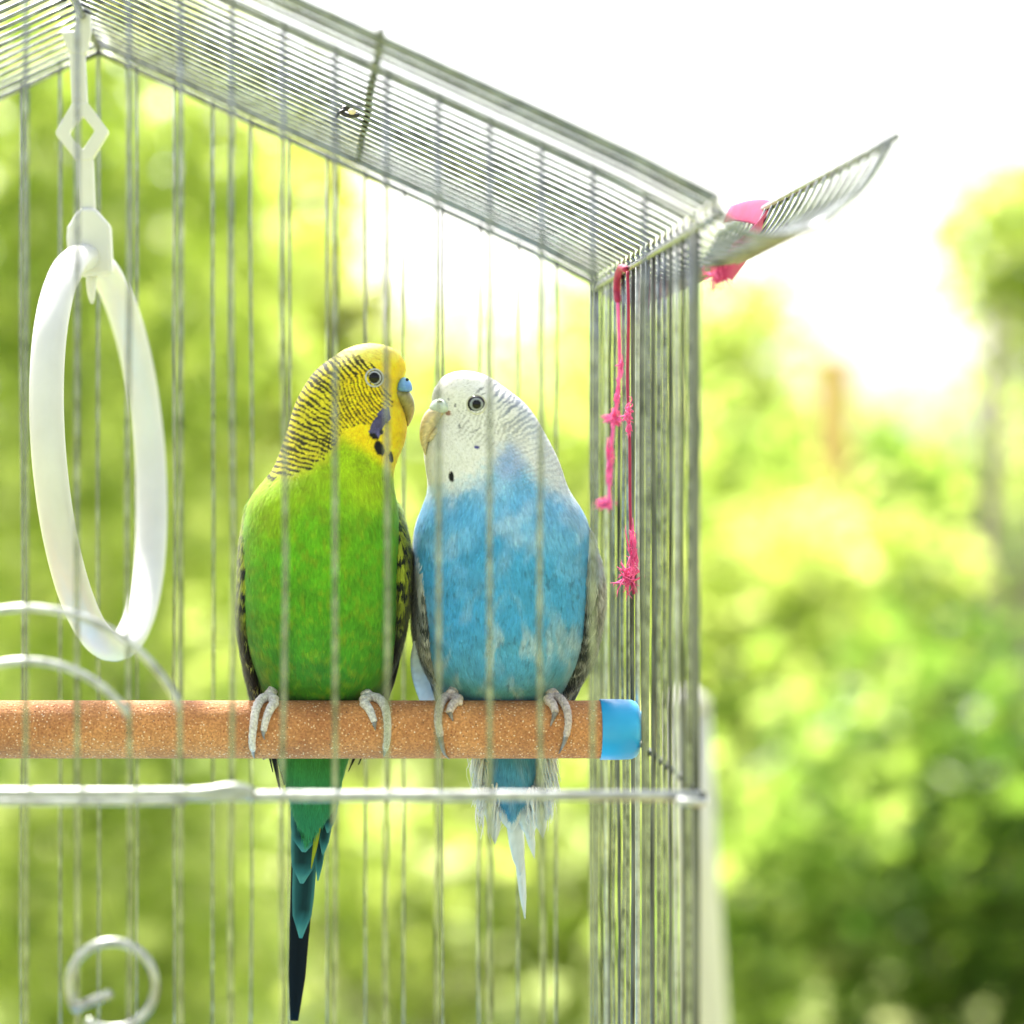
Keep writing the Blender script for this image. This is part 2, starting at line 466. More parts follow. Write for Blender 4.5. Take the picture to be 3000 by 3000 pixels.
for lab, b, sd in (('far pale green tree beyond the shrub behind the ring swing', (200, 900, 420, 700, 14), 24), ('far pale green tree beyond the birds', (760, 1080, 300, 360, 14), 25),
                   ('far pale green tree beyond the wire side of the cage', (1250, 1080, 260, 380, 15), 26), ('far pale green tree beyond the orange wooden post', (1650, 1180, 330, 260, 15), 27)):
    bb = px_blob(*b)
    shrub('far_tree', lab, 'tree', [bb, (bb[0] + bb[3] * 0.3, bb[1], bb[2] - bb[5] * 0.3, bb[3] * 0.8, bb[4], bb[5] * 0.6)], 2000, 0.17, YEL, sd, group='far trees beyond the shrubs', stem_r=0.12, stems=1)

fr = np.random.default_rng(77)
fb = [(x, 21 + fr.normal() * 1.0, 0.45, 1.3, 1.0, 0.50 + 0.12 * fr.random()) for x in np.arange(-20, 21, 1.6)]
V, Fc, C = leaf_cloud(fb, 7000, 0.24, YEL, 78)
fh = mesh('far_hedge', V, Fc, M['leaf'], smooth=False, colors=C)
tag(fh, 'low pale green hedge far beyond the trees', 'hedge', kind='stuff')

wp = thing('wooden_post', P2(1572, 872, 6.2) * [1, 1, 0], 'orange brown wooden post standing among the shrubs', 'post')
c = P2(1572, 690, 6.2)
V, Fc = box_geo((c[0] - 0.035, c[1] - 0.035, -0.05), (c[0] + 0.035, c[1] + 0.035, c[2]))
bevel(mesh('post_shaft', V, Fc, M['post_wood'], wp, smooth=False), 0.008)
V, Fc = box_geo((c[0] - 0.043, c[1] - 0.043, c[2]), (c[0] + 0.043, c[1] + 0.043, c[2] + 0.02))
bevel(mesh('post_cap', V, Fc, M['post_wood'], wp, smooth=False), 0.01)

top = P2(1296, 1330, 1.5); bot = P2(1332, 1932, 1.5)
foot = top + (bot - top) * (top[2] + 0.03) / (top[2] - bot[2])
st = thing('garden_stake', (foot[0], foot[1], 0), 'white painted leaning stake behind the cage corner', 'stake')
tube('stake_shaft', [top, foot], np.linspace(0.011, 0.013, 12), M['post_white'], st, segs=14, n=12)
tube('stake_tip', [top + [0, 0, -0.002], top + (top - bot) * 0.05], [0.0125, 0.0105, 0.004], M['post_white'], st, segs=14, n=3)

# ------------------------------------------------------------------ cage
PITCH = 0.01244
X0 = -0.00524
XR = X0 + 8 * PITCH            # right wall
XRIDGE = X0 - 5 * PITCH
XL = 2 * XRIDGE - XR           # left wall
DEP = 0.253                    # cage depth
ZB = H - 0.235                 # bottom of the bars
WR = 0.00052
RPROF = [(0.0, 0.1352), (0.1464, 0.0678), (XR - XRIDGE, 0.0578)]
def roof_z(x):
    return H + np.interp(abs(x - XRIDGE), [p[0] for p in RPROF], [p[1] for p in RPROF])

cage = thing('bird_cage', (XRIDGE, DEP / 2, ZB - 0.035), 'house-shaped wire birdcage with peaked roof and upturned eaves', 'birdcage')
def wobble(a, b, n, amp):
    a = np.array(a, float); b = np.array(b, float)
    t = np.linspace(0, 1, n)[:, None]
    p = a + (b - a) * t
    ph = rng.random(3) * 6.28
    w = np.sin(t * (2.2 + rng.random() * 3) * np.pi + ph[0]) * np.sin(t * np.pi)
    off = np.zeros((n, 3)); off[:, 0] = w[:, 0] * amp * rng.normal(); off[:, 1] = w[:, 0] * amp * rng.normal()
    return p + off

for k in range(-18, 9):
    x = X0 + k * PITCH
    zt = roof_z(x)
    ends = (k in (-18, 8))
    if not ends:
        tube('front_bar', wobble((x, 0, ZB), (x, 0, zt), 14, 0.00035), WR * 1.2, M['wire'], cage, segs=7, straight=True)
    tube('back_bar', wobble((x, DEP, ZB), (x, DEP, zt), 14, 0.0004), WR * 0.95, M['wire'], cage, segs=7, straight=True)
# side bars stand a wire's width off the corner posts and bend over into the roof
NS = 21
ys = [j * DEP / (NS - 1) for j in range(NS)]
over = [-0.0125, -0.025, -0.0365]
for j, y in enumerate(ys):
    m = M[('wire_dirty', 'wire', 'wire_dirty', 'wire_bright', 'wire_dirty', 'wire', 'wire')[j % 7]]
    rr = 0.0011 if j in (0, NS - 1) else (0.00068 if j < 6 else (0.00070 if j < 11 else 0.00070 - (j - 10) * 0.00003))
    tube('side_bar', wobble((XR, y, ZB), (XR, y, H + 0.0578), 16, 0.0003), rr, m, cage, segs=7, straight=True)
    tube('side_bar', wobble((XL, y, ZB), (XL, y, H + 0.0578), 8, 0.0003), rr, M['wire'], cage, segs=7, straight=True)
for y in ys + over:
    big = y in (over[-1],) or y == ys[-1]
    for s in (1, -1):
        pr = [(XRIDGE + s * p[0], y, H + p[1] + 0.0012) for p in RPROF]
        tube('roof_bar', pr, 0.0009 if big else (0.00085 if y < 0 else 0.0006), M['wire'], cage, segs=7, n=18)
        ctrl = [(0.0939, 0.0578), (0.0985, 0.0530), (0.1045, 0.0508), (0.1105, 0.0510), (0.1185, 0.0535), (0.1275, 0.0612), (0.1325, 0.0682), (0.1353, 0.0741)]
        ev = [(XRIDGE + s * (a - XRIDGE), y, H + b + 0.0012) for a, b in ctrl]
        tube('eave_bar', ev, 0.0009 if y == over[-1] else 0.00056, M['wire'], cage, segs=7, n=20)
yf, yb = over[-1] - 0.001, DEP + 0.001
def rod(name, a, b, r, mat='wire'):
    return tube(name, wobble(a, b, 10, 0.0002), r, M[mat], cage, segs=8, straight=True)
rod('ridge_wire', (XRIDGE, yf, H + 0.1352), (XRIDGE, yb, H + 0.1352), 0.0013)
for s in (1, -1):
    rod('eave_wire', (XRIDGE + s * (XR - XRIDGE), yf, H + 0.0562), (XRIDGE + s * (XR - XRIDGE), yb, H + 0.0562), 0.0011)
    xx = XRIDGE + s * (0.1353 - XRIDGE)
    rod('rim_wire', (xx, yf, H + 0.0745), (xx, yb, H + 0.0745), 0.0013)
    xp = XRIDGE + s * 0.0850
    rod('roof_batten', (xp, yf, roof_z(xp) + 0.0029), (xp, yb, roof_z(xp) + 0.0029), 0.0010, 'wire_dirty')
    for zz, nm in ((H - 0.0803, 'side_rail'), (ZB + 0.004, 'side_rail')):
        xs = XRIDGE + s * (XR - XRIDGE + 0.0016)
        rod(nm, (xs, -0.001, zz), (xs, DEP, zz), 0.0009, 'wire_dirty')
    # gable wires that carry the front and back bars
    for y, rr in ((-0.0014, 0.0008), (DEP + 0.0016, 0.0010)):
        tube('gable_wire', [(XRIDGE + s * p[0], y, H + p[1] - 0.0012) for p in RPROF], rr, M['wire'], cage, segs=7, n=16)
ZR = H - 0.0803
rod('front_rail', (XL - 0.002, -0.0019, ZR), (XR + 0.0006, -0.0019, ZR), 0.0013, 'wire_bright')
rod('back_rail', (XL, DEP + 0.0018, ZR), (XR, DEP + 0.0018, ZR), 0.0011)
rod('front_rail', (XL, -0.0019, ZB + 0.004), (XR, -0.0019, ZB + 0.004), 0.0012)
rod('back_rail', (XL, DEP + 0.0018, ZB + 0.004), (XR, DEP + 0.0018, ZB + 0.004), 0.0011)
tube('rail_hook', [P2(1278, 1512, 0.716), P2(1305, 1514, 0.715), P2(1326, 1514, 0.717), P2(1328, 1505, 0.722)], 0.0010, M['wire_bright'], cage)

# two arched wires welded across the front bars, and the door below the rail
def arch(xc, half, peak, end, r):
    dy = end - peak; R_ = (half * half + dy * dy) / (2 * dy); a1 = math.asin(min(1.0, half / R_))
    return tube('arch_wire', [P2(xc + R_ * math.sin(a), peak + R_ * (1 - math.cos(a)), 0.7182) for a in np.linspace(-a1, a1, 25)], r, M['wire_bright'], cage, n=50)
bx = lambda k: 576 + (X0 + k * PITCH) * F / 0.72 * 1932 / 3000
arch((bx(-8) + bx(-2)) / 2, (bx(-2) - bx(-8)) / 2, 1147, 1336, 0.00095)
arch((bx(-7) + bx(-3)) / 2, (bx(-3) - bx(-7)) / 2, 1247, 1350, 0.00095)
dr = tube('door', [P2(bx(-13), 1520, 0.7172), P2(bx(-13), 1900, 0.7172), P2(bx(-13), 2400, 0.7172), P2(bx(-8), 2420, 0.7172), P2(bx(-4) + 10, 2400, 0.7172), P2(bx(-4) + 10, 2100, 0.7172)], 0.0010, M['wire'], cage, n=40)
tube('hinge_wire', [P2(-300, 1496, 0.7140), P2(100, 1496, 0.7140), P2(360, 1495, 0.7140), P2(420, 1488, 0.7138), P2(455, 1487, 0.7138), P2(478, 1499, 0.715)], 0.00125, M['wire_bright'], dr, n=40)
tube('hinge_wire', [P2(-300, 1512, 0.7165), P2(100, 1513, 0.7165), P2(350, 1512, 0.7165)], 0.0009, M['wire_bright'], dr, n=20)
sc = P2(212, 1858, 0.7170)
tube('scroll_latch', [sc + np.array([0.0104 * math.cos(a), -0.0008, 0.0104 * math.sin(a)]) for a in np.linspace(-2.2, 3.75, 30)]
     + [P2(150, 1898, 0.7165)], 0.00105, M['wire_bright'], dr, n=70)
tube('latch_pin', [P2(140, 1902, 0.716), P2(207, 1876, 0.708)], 0.0011, M['wire_bright'], dr, n=6)
tube('latch_stem', [sc + np.array([0.0104 * math.cos(-2.2), -0.0008, 0.0104 * math.sin(-2.2)]), sc + np.array([0.002, -0.0008, -0.022]), sc + np.array([0.004, -0.0008, -0.045])], 0.001, M['wire_bright'], dr, n=12)

tr_lo = (XL - 0.006, -0.008, ZB - 0.035); tr_hi = (XR + 0.006, DEP + 0.008, ZB + 0.002)
V, Fc = box_geo(tr_lo, tr_hi)
bevel(mesh('base_tray', V, Fc, M['tray'], cage, smooth=False), 0.005)

# black cable tie with a bead on the roof batten
tb = P2(664, 214, 0.845)
tie = thing('cable_tie', tb, 'small black tie with a pale bead on the roof wire', 'tie')
tube('tie_loop', [tb + np.array([0.0030 * math.cos(a), 0.0005 * math.sin(a), 0.0014 * math.sin(a) + 0.0006]) for a in np.linspace(0, 5.4, 12)], 0.0006, M['black'], tie, n=20)
tube('tie_tail', [tb + [-0.002, 0, 0.001], tb + [-0.0035, -0.001, 0.0002], tb + [-0.0045, 0, -0.001]], 0.0005, M['black'], tie, n=8)
V, Fc = tube_geo(np.array([tb + [x, -0.001, 0.0004] for x in (-0.0012, -0.0009, -0.0004, 0.0004, 0.0009, 0.0012)]), [0.0001, 0.0006, 0.0009, 0.0009, 0.0006, 0.0001], 8)
mesh('bead', V, Fc, M['beige'], tie)

# garden table that carries the cage, below the frame
tz = ZB - 0.035
tbl = thing('garden_table', (-0.08, 0.13, 0), 'brown slatted garden table under the birdcage', 'table')
for i in range(6):
    y0 = -0.17 + i * 0.1
    V, Fc = box_geo((-0.55, y0, tz - 0.024), (0.39, y0 + 0.092, tz))
    bevel(mesh('slat', V, Fc, M['table'], tbl, smooth=False), 0.003)
for x in (-0.51, 0.35):
    for y in (-0.14, 0.36):
        V, Fc = box_geo((x - 0.025, y - 0.025, -0.005), (x + 0.025, y + 0.025, tz - 0.024))
        bevel(mesh('leg', V, Fc, M['table'], tbl, smooth=False), 0.004)
for y in (-0.14, 0.36):
    V, Fc = box_geo((-0.485, y - 0.015, tz - 0.09), (0.325, y + 0.015, tz - 0.0245))
    mesh('apron', V, Fc, M['table'], tbl, smooth=False)

# ------------------------------------------------------------------ perch
DP = 0.84                                  # camera to perch axis
S = F / DP / 1000.0                        # photo pixels per millimetre at the perch
RP = 85 / S / 1000
pc = P(1000, 2137, DP)
YP, ZP = pc[1], pc[2]
perch = thing('perch', (XRIDGE, YP, ZP - RP), 'round sanded orange perch with a blue end cap across the cage', 'perch')
xc0, xc1 = P(1757, 0, DP)[0], P(1872, 0, DP)[0]
n = 60
xs = np.linspace(XL + 0.010, xc0 + 0.003, n)
pts = np.c_[xs, np.full(n, YP), np.full(n, ZP)]
V, Fc = tube_geo(pts, RP, 40)
mesh('dowel', V, Fc, M['perch'], perch)
def cap(x0, x1, sgn):
    prof = [(0.0, RP * 1.03), (0.02, RP * 1.05), (0.5, RP * 1.045), (0.80, RP * 1.02), (0.92, RP * 0.95), (0.98, RP * 0.84), (1.0, RP * 0.6), (1.0, RP * 0.2)]
    pts = np.array([(x0 + (x1 - x0) * a, YP, ZP) for a, _ in prof]); pts[-1, 0] += sgn * 0.0002
    V, Fc = tube_geo(pts, [b for _, b in prof], 40, refdir=(0, 0, 1))
    return mesh('end_cap', V, Fc, M['cap_blue'], perch)
cap(xc0, xc1, 1)
cap(XL + 0.012, XL + 0.001, -1)
tube('cap_pin', [(xc1 - 0.001, YP, ZP + 0.001), (XR + 0.0012, YP, ZP + 0.001)], 0.0042, M['cap_blue'], perch, n=3, segs=20)

# ------------------------------------------------------------------ ring swing
DS = 0.905
swing = thing('ring_swing', P(290, 1941, DS), 'white plastic ring swing hanging from the cage ridge by a hook', 'swing')
def plate(name, outer, d, th, mat, parent, inner=None, bev=0.0007):
    o = np.array([P(a, b, d) for a, b in outer])
    n = len(o)
    if inner is None:
        V = np.vstack([o - [0, th / 2, 0], o + [0, th / 2, 0]])
        Fc = [tuple(range(n)), tuple(range(2 * n - 1, n - 1, -1))] + [(i, i + n, (i + 1) % n + n, (i + 1) % n) for i in range(n)]
    else:
        q = np.array([P(a, b, d) for a, b in inner])
        V = np.vstack([o - [0, th / 2, 0], o + [0, th / 2, 0], q - [0, th / 2, 0], q + [0, th / 2, 0]])
        Fc = []
        for i in range(n):
            j = (i + 1) % n
            Fc += [(i, i + n, j + n, j), (i, j, j + 2 * n, i + 2 * n), (i + n, i + 3 * n, j + 3 * n, j + n), (i + 2 * n, j + 2 * n, j + 3 * n, i + 3 * n)]
    return bevel(mesh(name, V, Fc, mat, parent, smooth=False), bev)
W_ = M['plastic_white']
hk = plate('hook', [(228, -30), (266, -26), (268, 95), (258, 150), (250, 165), (204, 162), (179, 95), (224, 92)], DS, 0.0042, W_, swing)
tube('hook_bend', [P(247, -10, DS), P(240, -70, DS), P(205, -78, DS), P(180, -40, DS), P(178, 25, DS), P(182, 40, DS)], [0.0022] * 20 + [0.0020, 0.0017, 0.0012, 0.0005], W_, hk, n=24, segs=10)
plate('shank', [(204, 158), (250, 158), (257, 312), (212, 312)], DS, 0.0038, W_, swing)
plate('diamond_link', [(214, 303), (258, 303), (317, 382), (318, 392), (270, 471), (224, 471), (165, 397), (166, 386)], DS, 0.0044, W_, swing,
      inner=[(238, 346), (246, 344), (277, 382), (278, 388), (246, 438), (240, 438), (205, 394), (206, 388)])
plate('shank', [(226, 464), (274, 464), (280, 622), (233, 622)], DS, 0.0038, W_, swing)
plate('holder_block', [(235, 612), (281, 612), (325, 662), (332, 806), (243, 812), (206, 790), (197, 700), (200, 668)], DS, 0.0085, W_, swing, bev=0.0012)
tube('spigot', [P(268, 800, DS), P(268, 855, DS), P(270, 890, DS)], [0.0016, 0.0016, 0.0015, 0.0013, 0.0010, 0.0004], W_, swing, n=6, segs=12)
cen = P(300, 1326, DS)
Rt = 0.0592
aa = math.radians(11.0); ti = math.radians(-4.6)
ring = []
for a in np.linspace(0, 2 * np.pi, 96, endpoint=False):
    u, v = math.cos(a), math.sin(a)
    # ring plane: up axis and an axis running away from the camera to the right
    X = Rt * u * math.sin(aa); Y = Rt * u * math.cos(aa); Z = Rt * v
    ring.append((cen[0] + X * math.cos(ti) + Z * math.sin(ti), cen[1] + Y, cen[2] - X * math.sin(ti) + Z * math.cos(ti)))
ring = np.array(ring)
rad = ring - cen
ax = np.cross(rad[0], rad[24]); ax /= np.linalg.norm(ax)
V = []; sg = 14
for i in range(96):
    rn = rad[i] / np.linalg.norm(rad[i])
    for k in range(sg):
        b = 2 * math.pi * k / sg
        V.append(ring[i] + rn * 0.0042 * math.cos(b) + ax * 0.0050 * math.sin(b))
Fc = [(i * sg + k, i * sg + (k + 1) % sg, ((i + 1) % 96) * sg + (k + 1) % sg, ((i + 1) % 96) * sg + k) for i in range(96) for k in range(sg)]
mesh('ring', V, Fc, W_, swing)

# ------------------------------------------------------------------ pink string and ribbon
def tuft(c, r, n, mat, parent, seed, elong=(1, 1, 1)):
    q = np.random.default_rng(seed)
    V, Fc = [], []
    for i in range(n):
        d = q.normal(size=3) * elong; d /= np.linalg.norm(d)
        a = c + q.normal(size=3) * r * 0.25 * elong; L = r * (0.5 + q.random())
        b = a + d * L * elong + q.normal(size=3) * r * 0.15
        m = (a + b) / 2 + q.normal(size=3) * r * 0.25
        v, f = tube_geo(smooth_path([a, m, b], 5), [0.00022, 0.0002, 0.00018, 0.00014, 0.00006], 4)
        o = len(V); V += v.tolist(); Fc += [tuple(k + o for k in t) for t in f]
    return mesh('tuft', V, Fc, mat, parent)
ps = thing('pink_string', P2(1190, 1110, 0.868), 'frayed pink string threaded down the inside of the wire side', 'string')
X_in = XR - 0.0016
def side_pt(px, py, inset=0.0):
    d = (X_in - inset) / ((px * 3000 / 1932 - CX) / F)
    return P2(px, py, d)
tube('loop', [side_pt(1181, 508), side_pt(1172, 505), side_pt(1166, 520), side_pt(1164, 548), side_pt(1166, 572)], [0.0006] + [0.0011] * 22 + [0.0004], M['crimson'], ps, n=24, segs=6)
tube('cord', [side_pt(1184, 512), side_pt(1186, 600), side_pt(1184, 720), side_pt(1188, 830), side_pt(1189, 960), side_pt(1192, 1080), side_pt(1196, 1120)], 0.00042, M['crimson'], ps, n=60, segs=6)
tube('cord', [side_pt(1166, 572), side_pt(1169, 680), side_pt(1164, 760), side_pt(1158, 800), side_pt(1150, 880), side_pt(1150, 950)], 0.0005, M['pink'], ps, n=40, segs=6)
for i, (a, b, r, nn, el) in enumerate([(1158, 790, 0.0024, 60, (1, 1, 1)), (1149, 788, 0.0014, 25, (1.5, 1, .6)), (1186, 782, 0.0018, 50, (.7, 1, 1.5)), (1187, 812, 0.0014, 30, (.7, 1, 1.2)),
                                      (1150, 870, 0.0020, 36, (.5, 1, 3)), (1141, 951, 0.0024, 70, (1.3, 1, .8)), (1195, 1040, 0.0024, 44, (.6, 1, 2)), (1188, 1088, 0.0030, 80, (1.1, 1, 1.3)), (1171, 690, 0.0014, 22, (.5, 1, 2)), (1166, 745, 0.0016, 26, (.5, 1, 2.2))]):
    tuft(side_pt(a, b, 0.0006), r, nn, M['pink'], ps, 300 + i, np.array(el))
rb = thing('pink_ribbon', P2(1400, 470, 0.82), 'bright pink ribbon scrap tied through the upturned eave wires', 'ribbon')
path = smooth_path([P2(1372, 404, 0.905), P2(1402, 398, 0.893), P2(1440, 402, 0.876), P2(1440, 424, 0.868), P2(1418, 455, 0.83), P2(1392, 486, 0.80), P2(1372, 505, 0.787), P2(1350, 532, 0.783)], 30)
wdt = np.interp(np.linspace(0, 1, 30), [0, 0.2, 0.45, 0.7, 0.9, 1], [0.0030, 0.0042, 0.0042, 0.0048, 0.0052, 0.0008])
V, Fc = tube_geo(path, wdt, 12, r2=0.0004 + 0 * wdt, refdir=(0.25, 0.5, 0.8))
mesh('band', V, Fc, M['ribbon'], rb)
tuft(P2(1352, 520, 0.785), 0.004, 30, M['pink'], rb, 333, np.array([.7, .6, 1.2]))

# ------------------------------------------------------------------ birds
class Loft:
    """upright body: horizontal elliptical slices between a left and a right outline read from the photo"""
    def __init__(self, rows, depth, offs, nrow=330, nseg=220, back=1.0):
        rows = np.array(rows, float)
        y0, y1 = rows[0, 0], rows[-1, 0]
        t = np.linspace(0, 1, nrow)
        py = y0 + (y1 - y0) * t
        # finer rings over the crown and the last tip
        py = np.sort(np.r_[py, y0 + np.array([0.3, 1, 2, 3.2, 4.6, 6.2, 8, 10])])
        self.py = py
        def cur(v):
            p = np.c_[rows[:, 0], v]
            s = np.interp(py, p[:, 0], p[:, 1])
            k = np.exp(-0.5 * (np.arange(-9, 10) / 4.0) ** 2); k /= k.sum()
            sm = np.convolve(np.pad(s, 9, mode='edge'), k, mode='valid')
            w = sstep(15, 45, py - y0)
            return s * (1 - w) + sm * w
        self.xl, self.xr = cur(rows[:, 1]), cur(rows[:, 2])
        d = np.array(depth, float); o = np.array(offs, float)
        self.b = np.interp(py, d[:, 0], d[:, 1])
        k = np.exp(-0.5 * (np.arange(-15, 16) / 6.0) ** 2); k /= k.sum()
        sm = np.convolve(np.pad(self.b, 15, mode='edge'), k, mode='valid')
        w = sstep(10, 60, py - y0); self.b = self.b * (1 - w) + sm * w
        self.cy = np.convolve(np.pad(np.interp(py, o[:, 0], o[:, 1]), 15, mode='edge'), k, mode='valid')
        self.back = back
        a = np.linspace(0, 2 * np.pi, nseg, endpoint=False)
        ca, sa = np.cos(a), np.sin(a)
        n = len(py)
        cx = (self.xl + self.xr) / 2; hw = (self.xr - self.xl) / 2
        X = cx[:, None] + hw[:, None] * ca[None]
        dep = self.b[:, None] * np.where(sa < 0, sa, sa * back)[None] + self.cy[:, None]     # mm, minus = towards camera
        PY = np.repeat(py[:, None], nseg, 1)
        self.px, self.pyv = X.ravel(), PY.ravel()
        self.n, self.m = n, nseg
        self.V = self.world(X.ravel(), PY.ravel(), dep.ravel(), np.repeat(self.cy, nseg))
        i = np.arange(n - 1)[:, None]; j = np.arange(nseg)[None]; jn = (j + 1) % nseg
        q = np.stack([i * nseg + j, (i + 1) * nseg + j, (i + 1) * nseg + jn, i * nseg + jn], -1).reshape(-1, 4)
        self.faces = q
    @staticmethod
    def world(px, py, dep_mm, cen=0.0):
        dd = DP + np.maximum(cen, 0) / 1000
        x = (px - CX) / F * dd; z = H - (py - CY) / F * dd
        return np.stack([x, np.full_like(x, YP) + dep_mm / 1000, z], -1)
    def front(self, px, py, lift=0.0):
        """surface point facing the camera at a pixel"""
        xl, xr = np.interp(py, self.py, self.xl), np.interp(py, self.py, self.xr)
        b, c = np.interp(py, self.py, self.b), np.interp(py, self.py, self.cy)
        u = (px - (xl + xr) / 2) / ((xr - xl) / 2)
        dep = c - b * math.sqrt(max(0.0, 1 - u * u)) - lift
        return self.world(np.array([float(px)]), np.array([float(py)]), np.array([dep]))[0]

def unproject(V):
    return CX + V[:, 0] * F / DP, CY + (H - V[:, 2]) * F / DP

def strands(V, faces, count, colfun, flow, length, width, lift, seed, weight=None, var=0.16):
    """fine barbs lying over the surface along the feather flow; three faces each"""
    q = np.random.default_rng(seed)
    a, b, c, d = (V[faces[:, k]] for k in range(4))
    nr = np.cross(c - a, d - b)
    ar = np.linalg.norm(nr, axis=1)
    nr = nr / (ar[:, None] + 1e-15)
    w = ar.copy()
    if weight is not None:
        cen = (a + b + c + d) / 4
        w = w * weight(*unproject(cen), cen)
    fi = q.choice(len(faces), size=count, p=w / w.sum())
    u, v = q.random(count)[:, None], q.random(count)[:, None]
    p = (a[fi] * (1 - u) + b[fi] * u) * (1 - v) + (d[fi] * (1 - u) + c[fi] * u) * v
    nrm = nr[fi]
    px, py = unproject(p)
    f = flow(px, py, p)
    # clumped swirl so that barbs gather in small feathers
    cl = np.c_[vnoise(p, 0.0035, 3), vnoise(p, 0.0035, 4), vnoise(p, 0.0035, 5)] - 0.5
    f = f + cl * 0.42 + q.normal(size=f.shape) * 0.15
    f -= nrm * np.sum(f * nrm, 1)[:, None]
    f /= np.linalg.norm(f, axis=1)[:, None] + 1e-12
    L = length(px, py) * (0.65 + 0.7 * q.random(count))
    Wd = width(px, py) * (0.7 + 0.6 * q.random(count))
    s = np.cross(nrm, f)
    h = lift * (0.4 + 1.2 * q.random(count))
    G = np.empty((count, 5, 3))
    G[:, 0] = p - s * Wd[:, None] / 2 - nrm * 0.00012
    G[:, 1] = p + s * Wd[:, None] / 2 - nrm * 0.00012
    m = p + f * L[:, None] * 0.55 + nrm * (h * 0.8)[:, None]
    G[:, 2] = m + s * Wd[:, None] * 0.42
    G[:, 3] = m - s * Wd[:, None] * 0.42
    G[:, 4] = p + f * L[:, None] + nrm * (h * 0.55)[:, None]
    base = np.arange(count)[:, None] * 5
    T = np.concatenate([base + np.array([0, 1, 2]), base + np.array([0, 2, 3]), base + np.array([3, 2, 4])])
    cp = p + f * L[:, None] * 0.5
    C = colfun(*unproject(cp), cp)
    C = C * np.clip(1 + q.normal(size=count) * var, 0.45, 1.6)[:, None]
    C = np.repeat(C[:, None], 5, 1)
    C[:, 4] *= 1.08
    return G.reshape(-1, 3), T, np.clip(C.reshape(-1, 3), 0, 0.9)

def ell(px, py, cx, cy, rx, ry, rot=0.0, soft=0.18):
    c, s = math.cos(rot), math.sin(rot)
    x = (px - cx) * c + (py - cy) * s; y = -(px - cx) * s + (py - cy) * c
    return 1 - sstep(1 - soft, 1 + soft, np.sqrt((x / rx) ** 2 + (y / ry) ** 2))

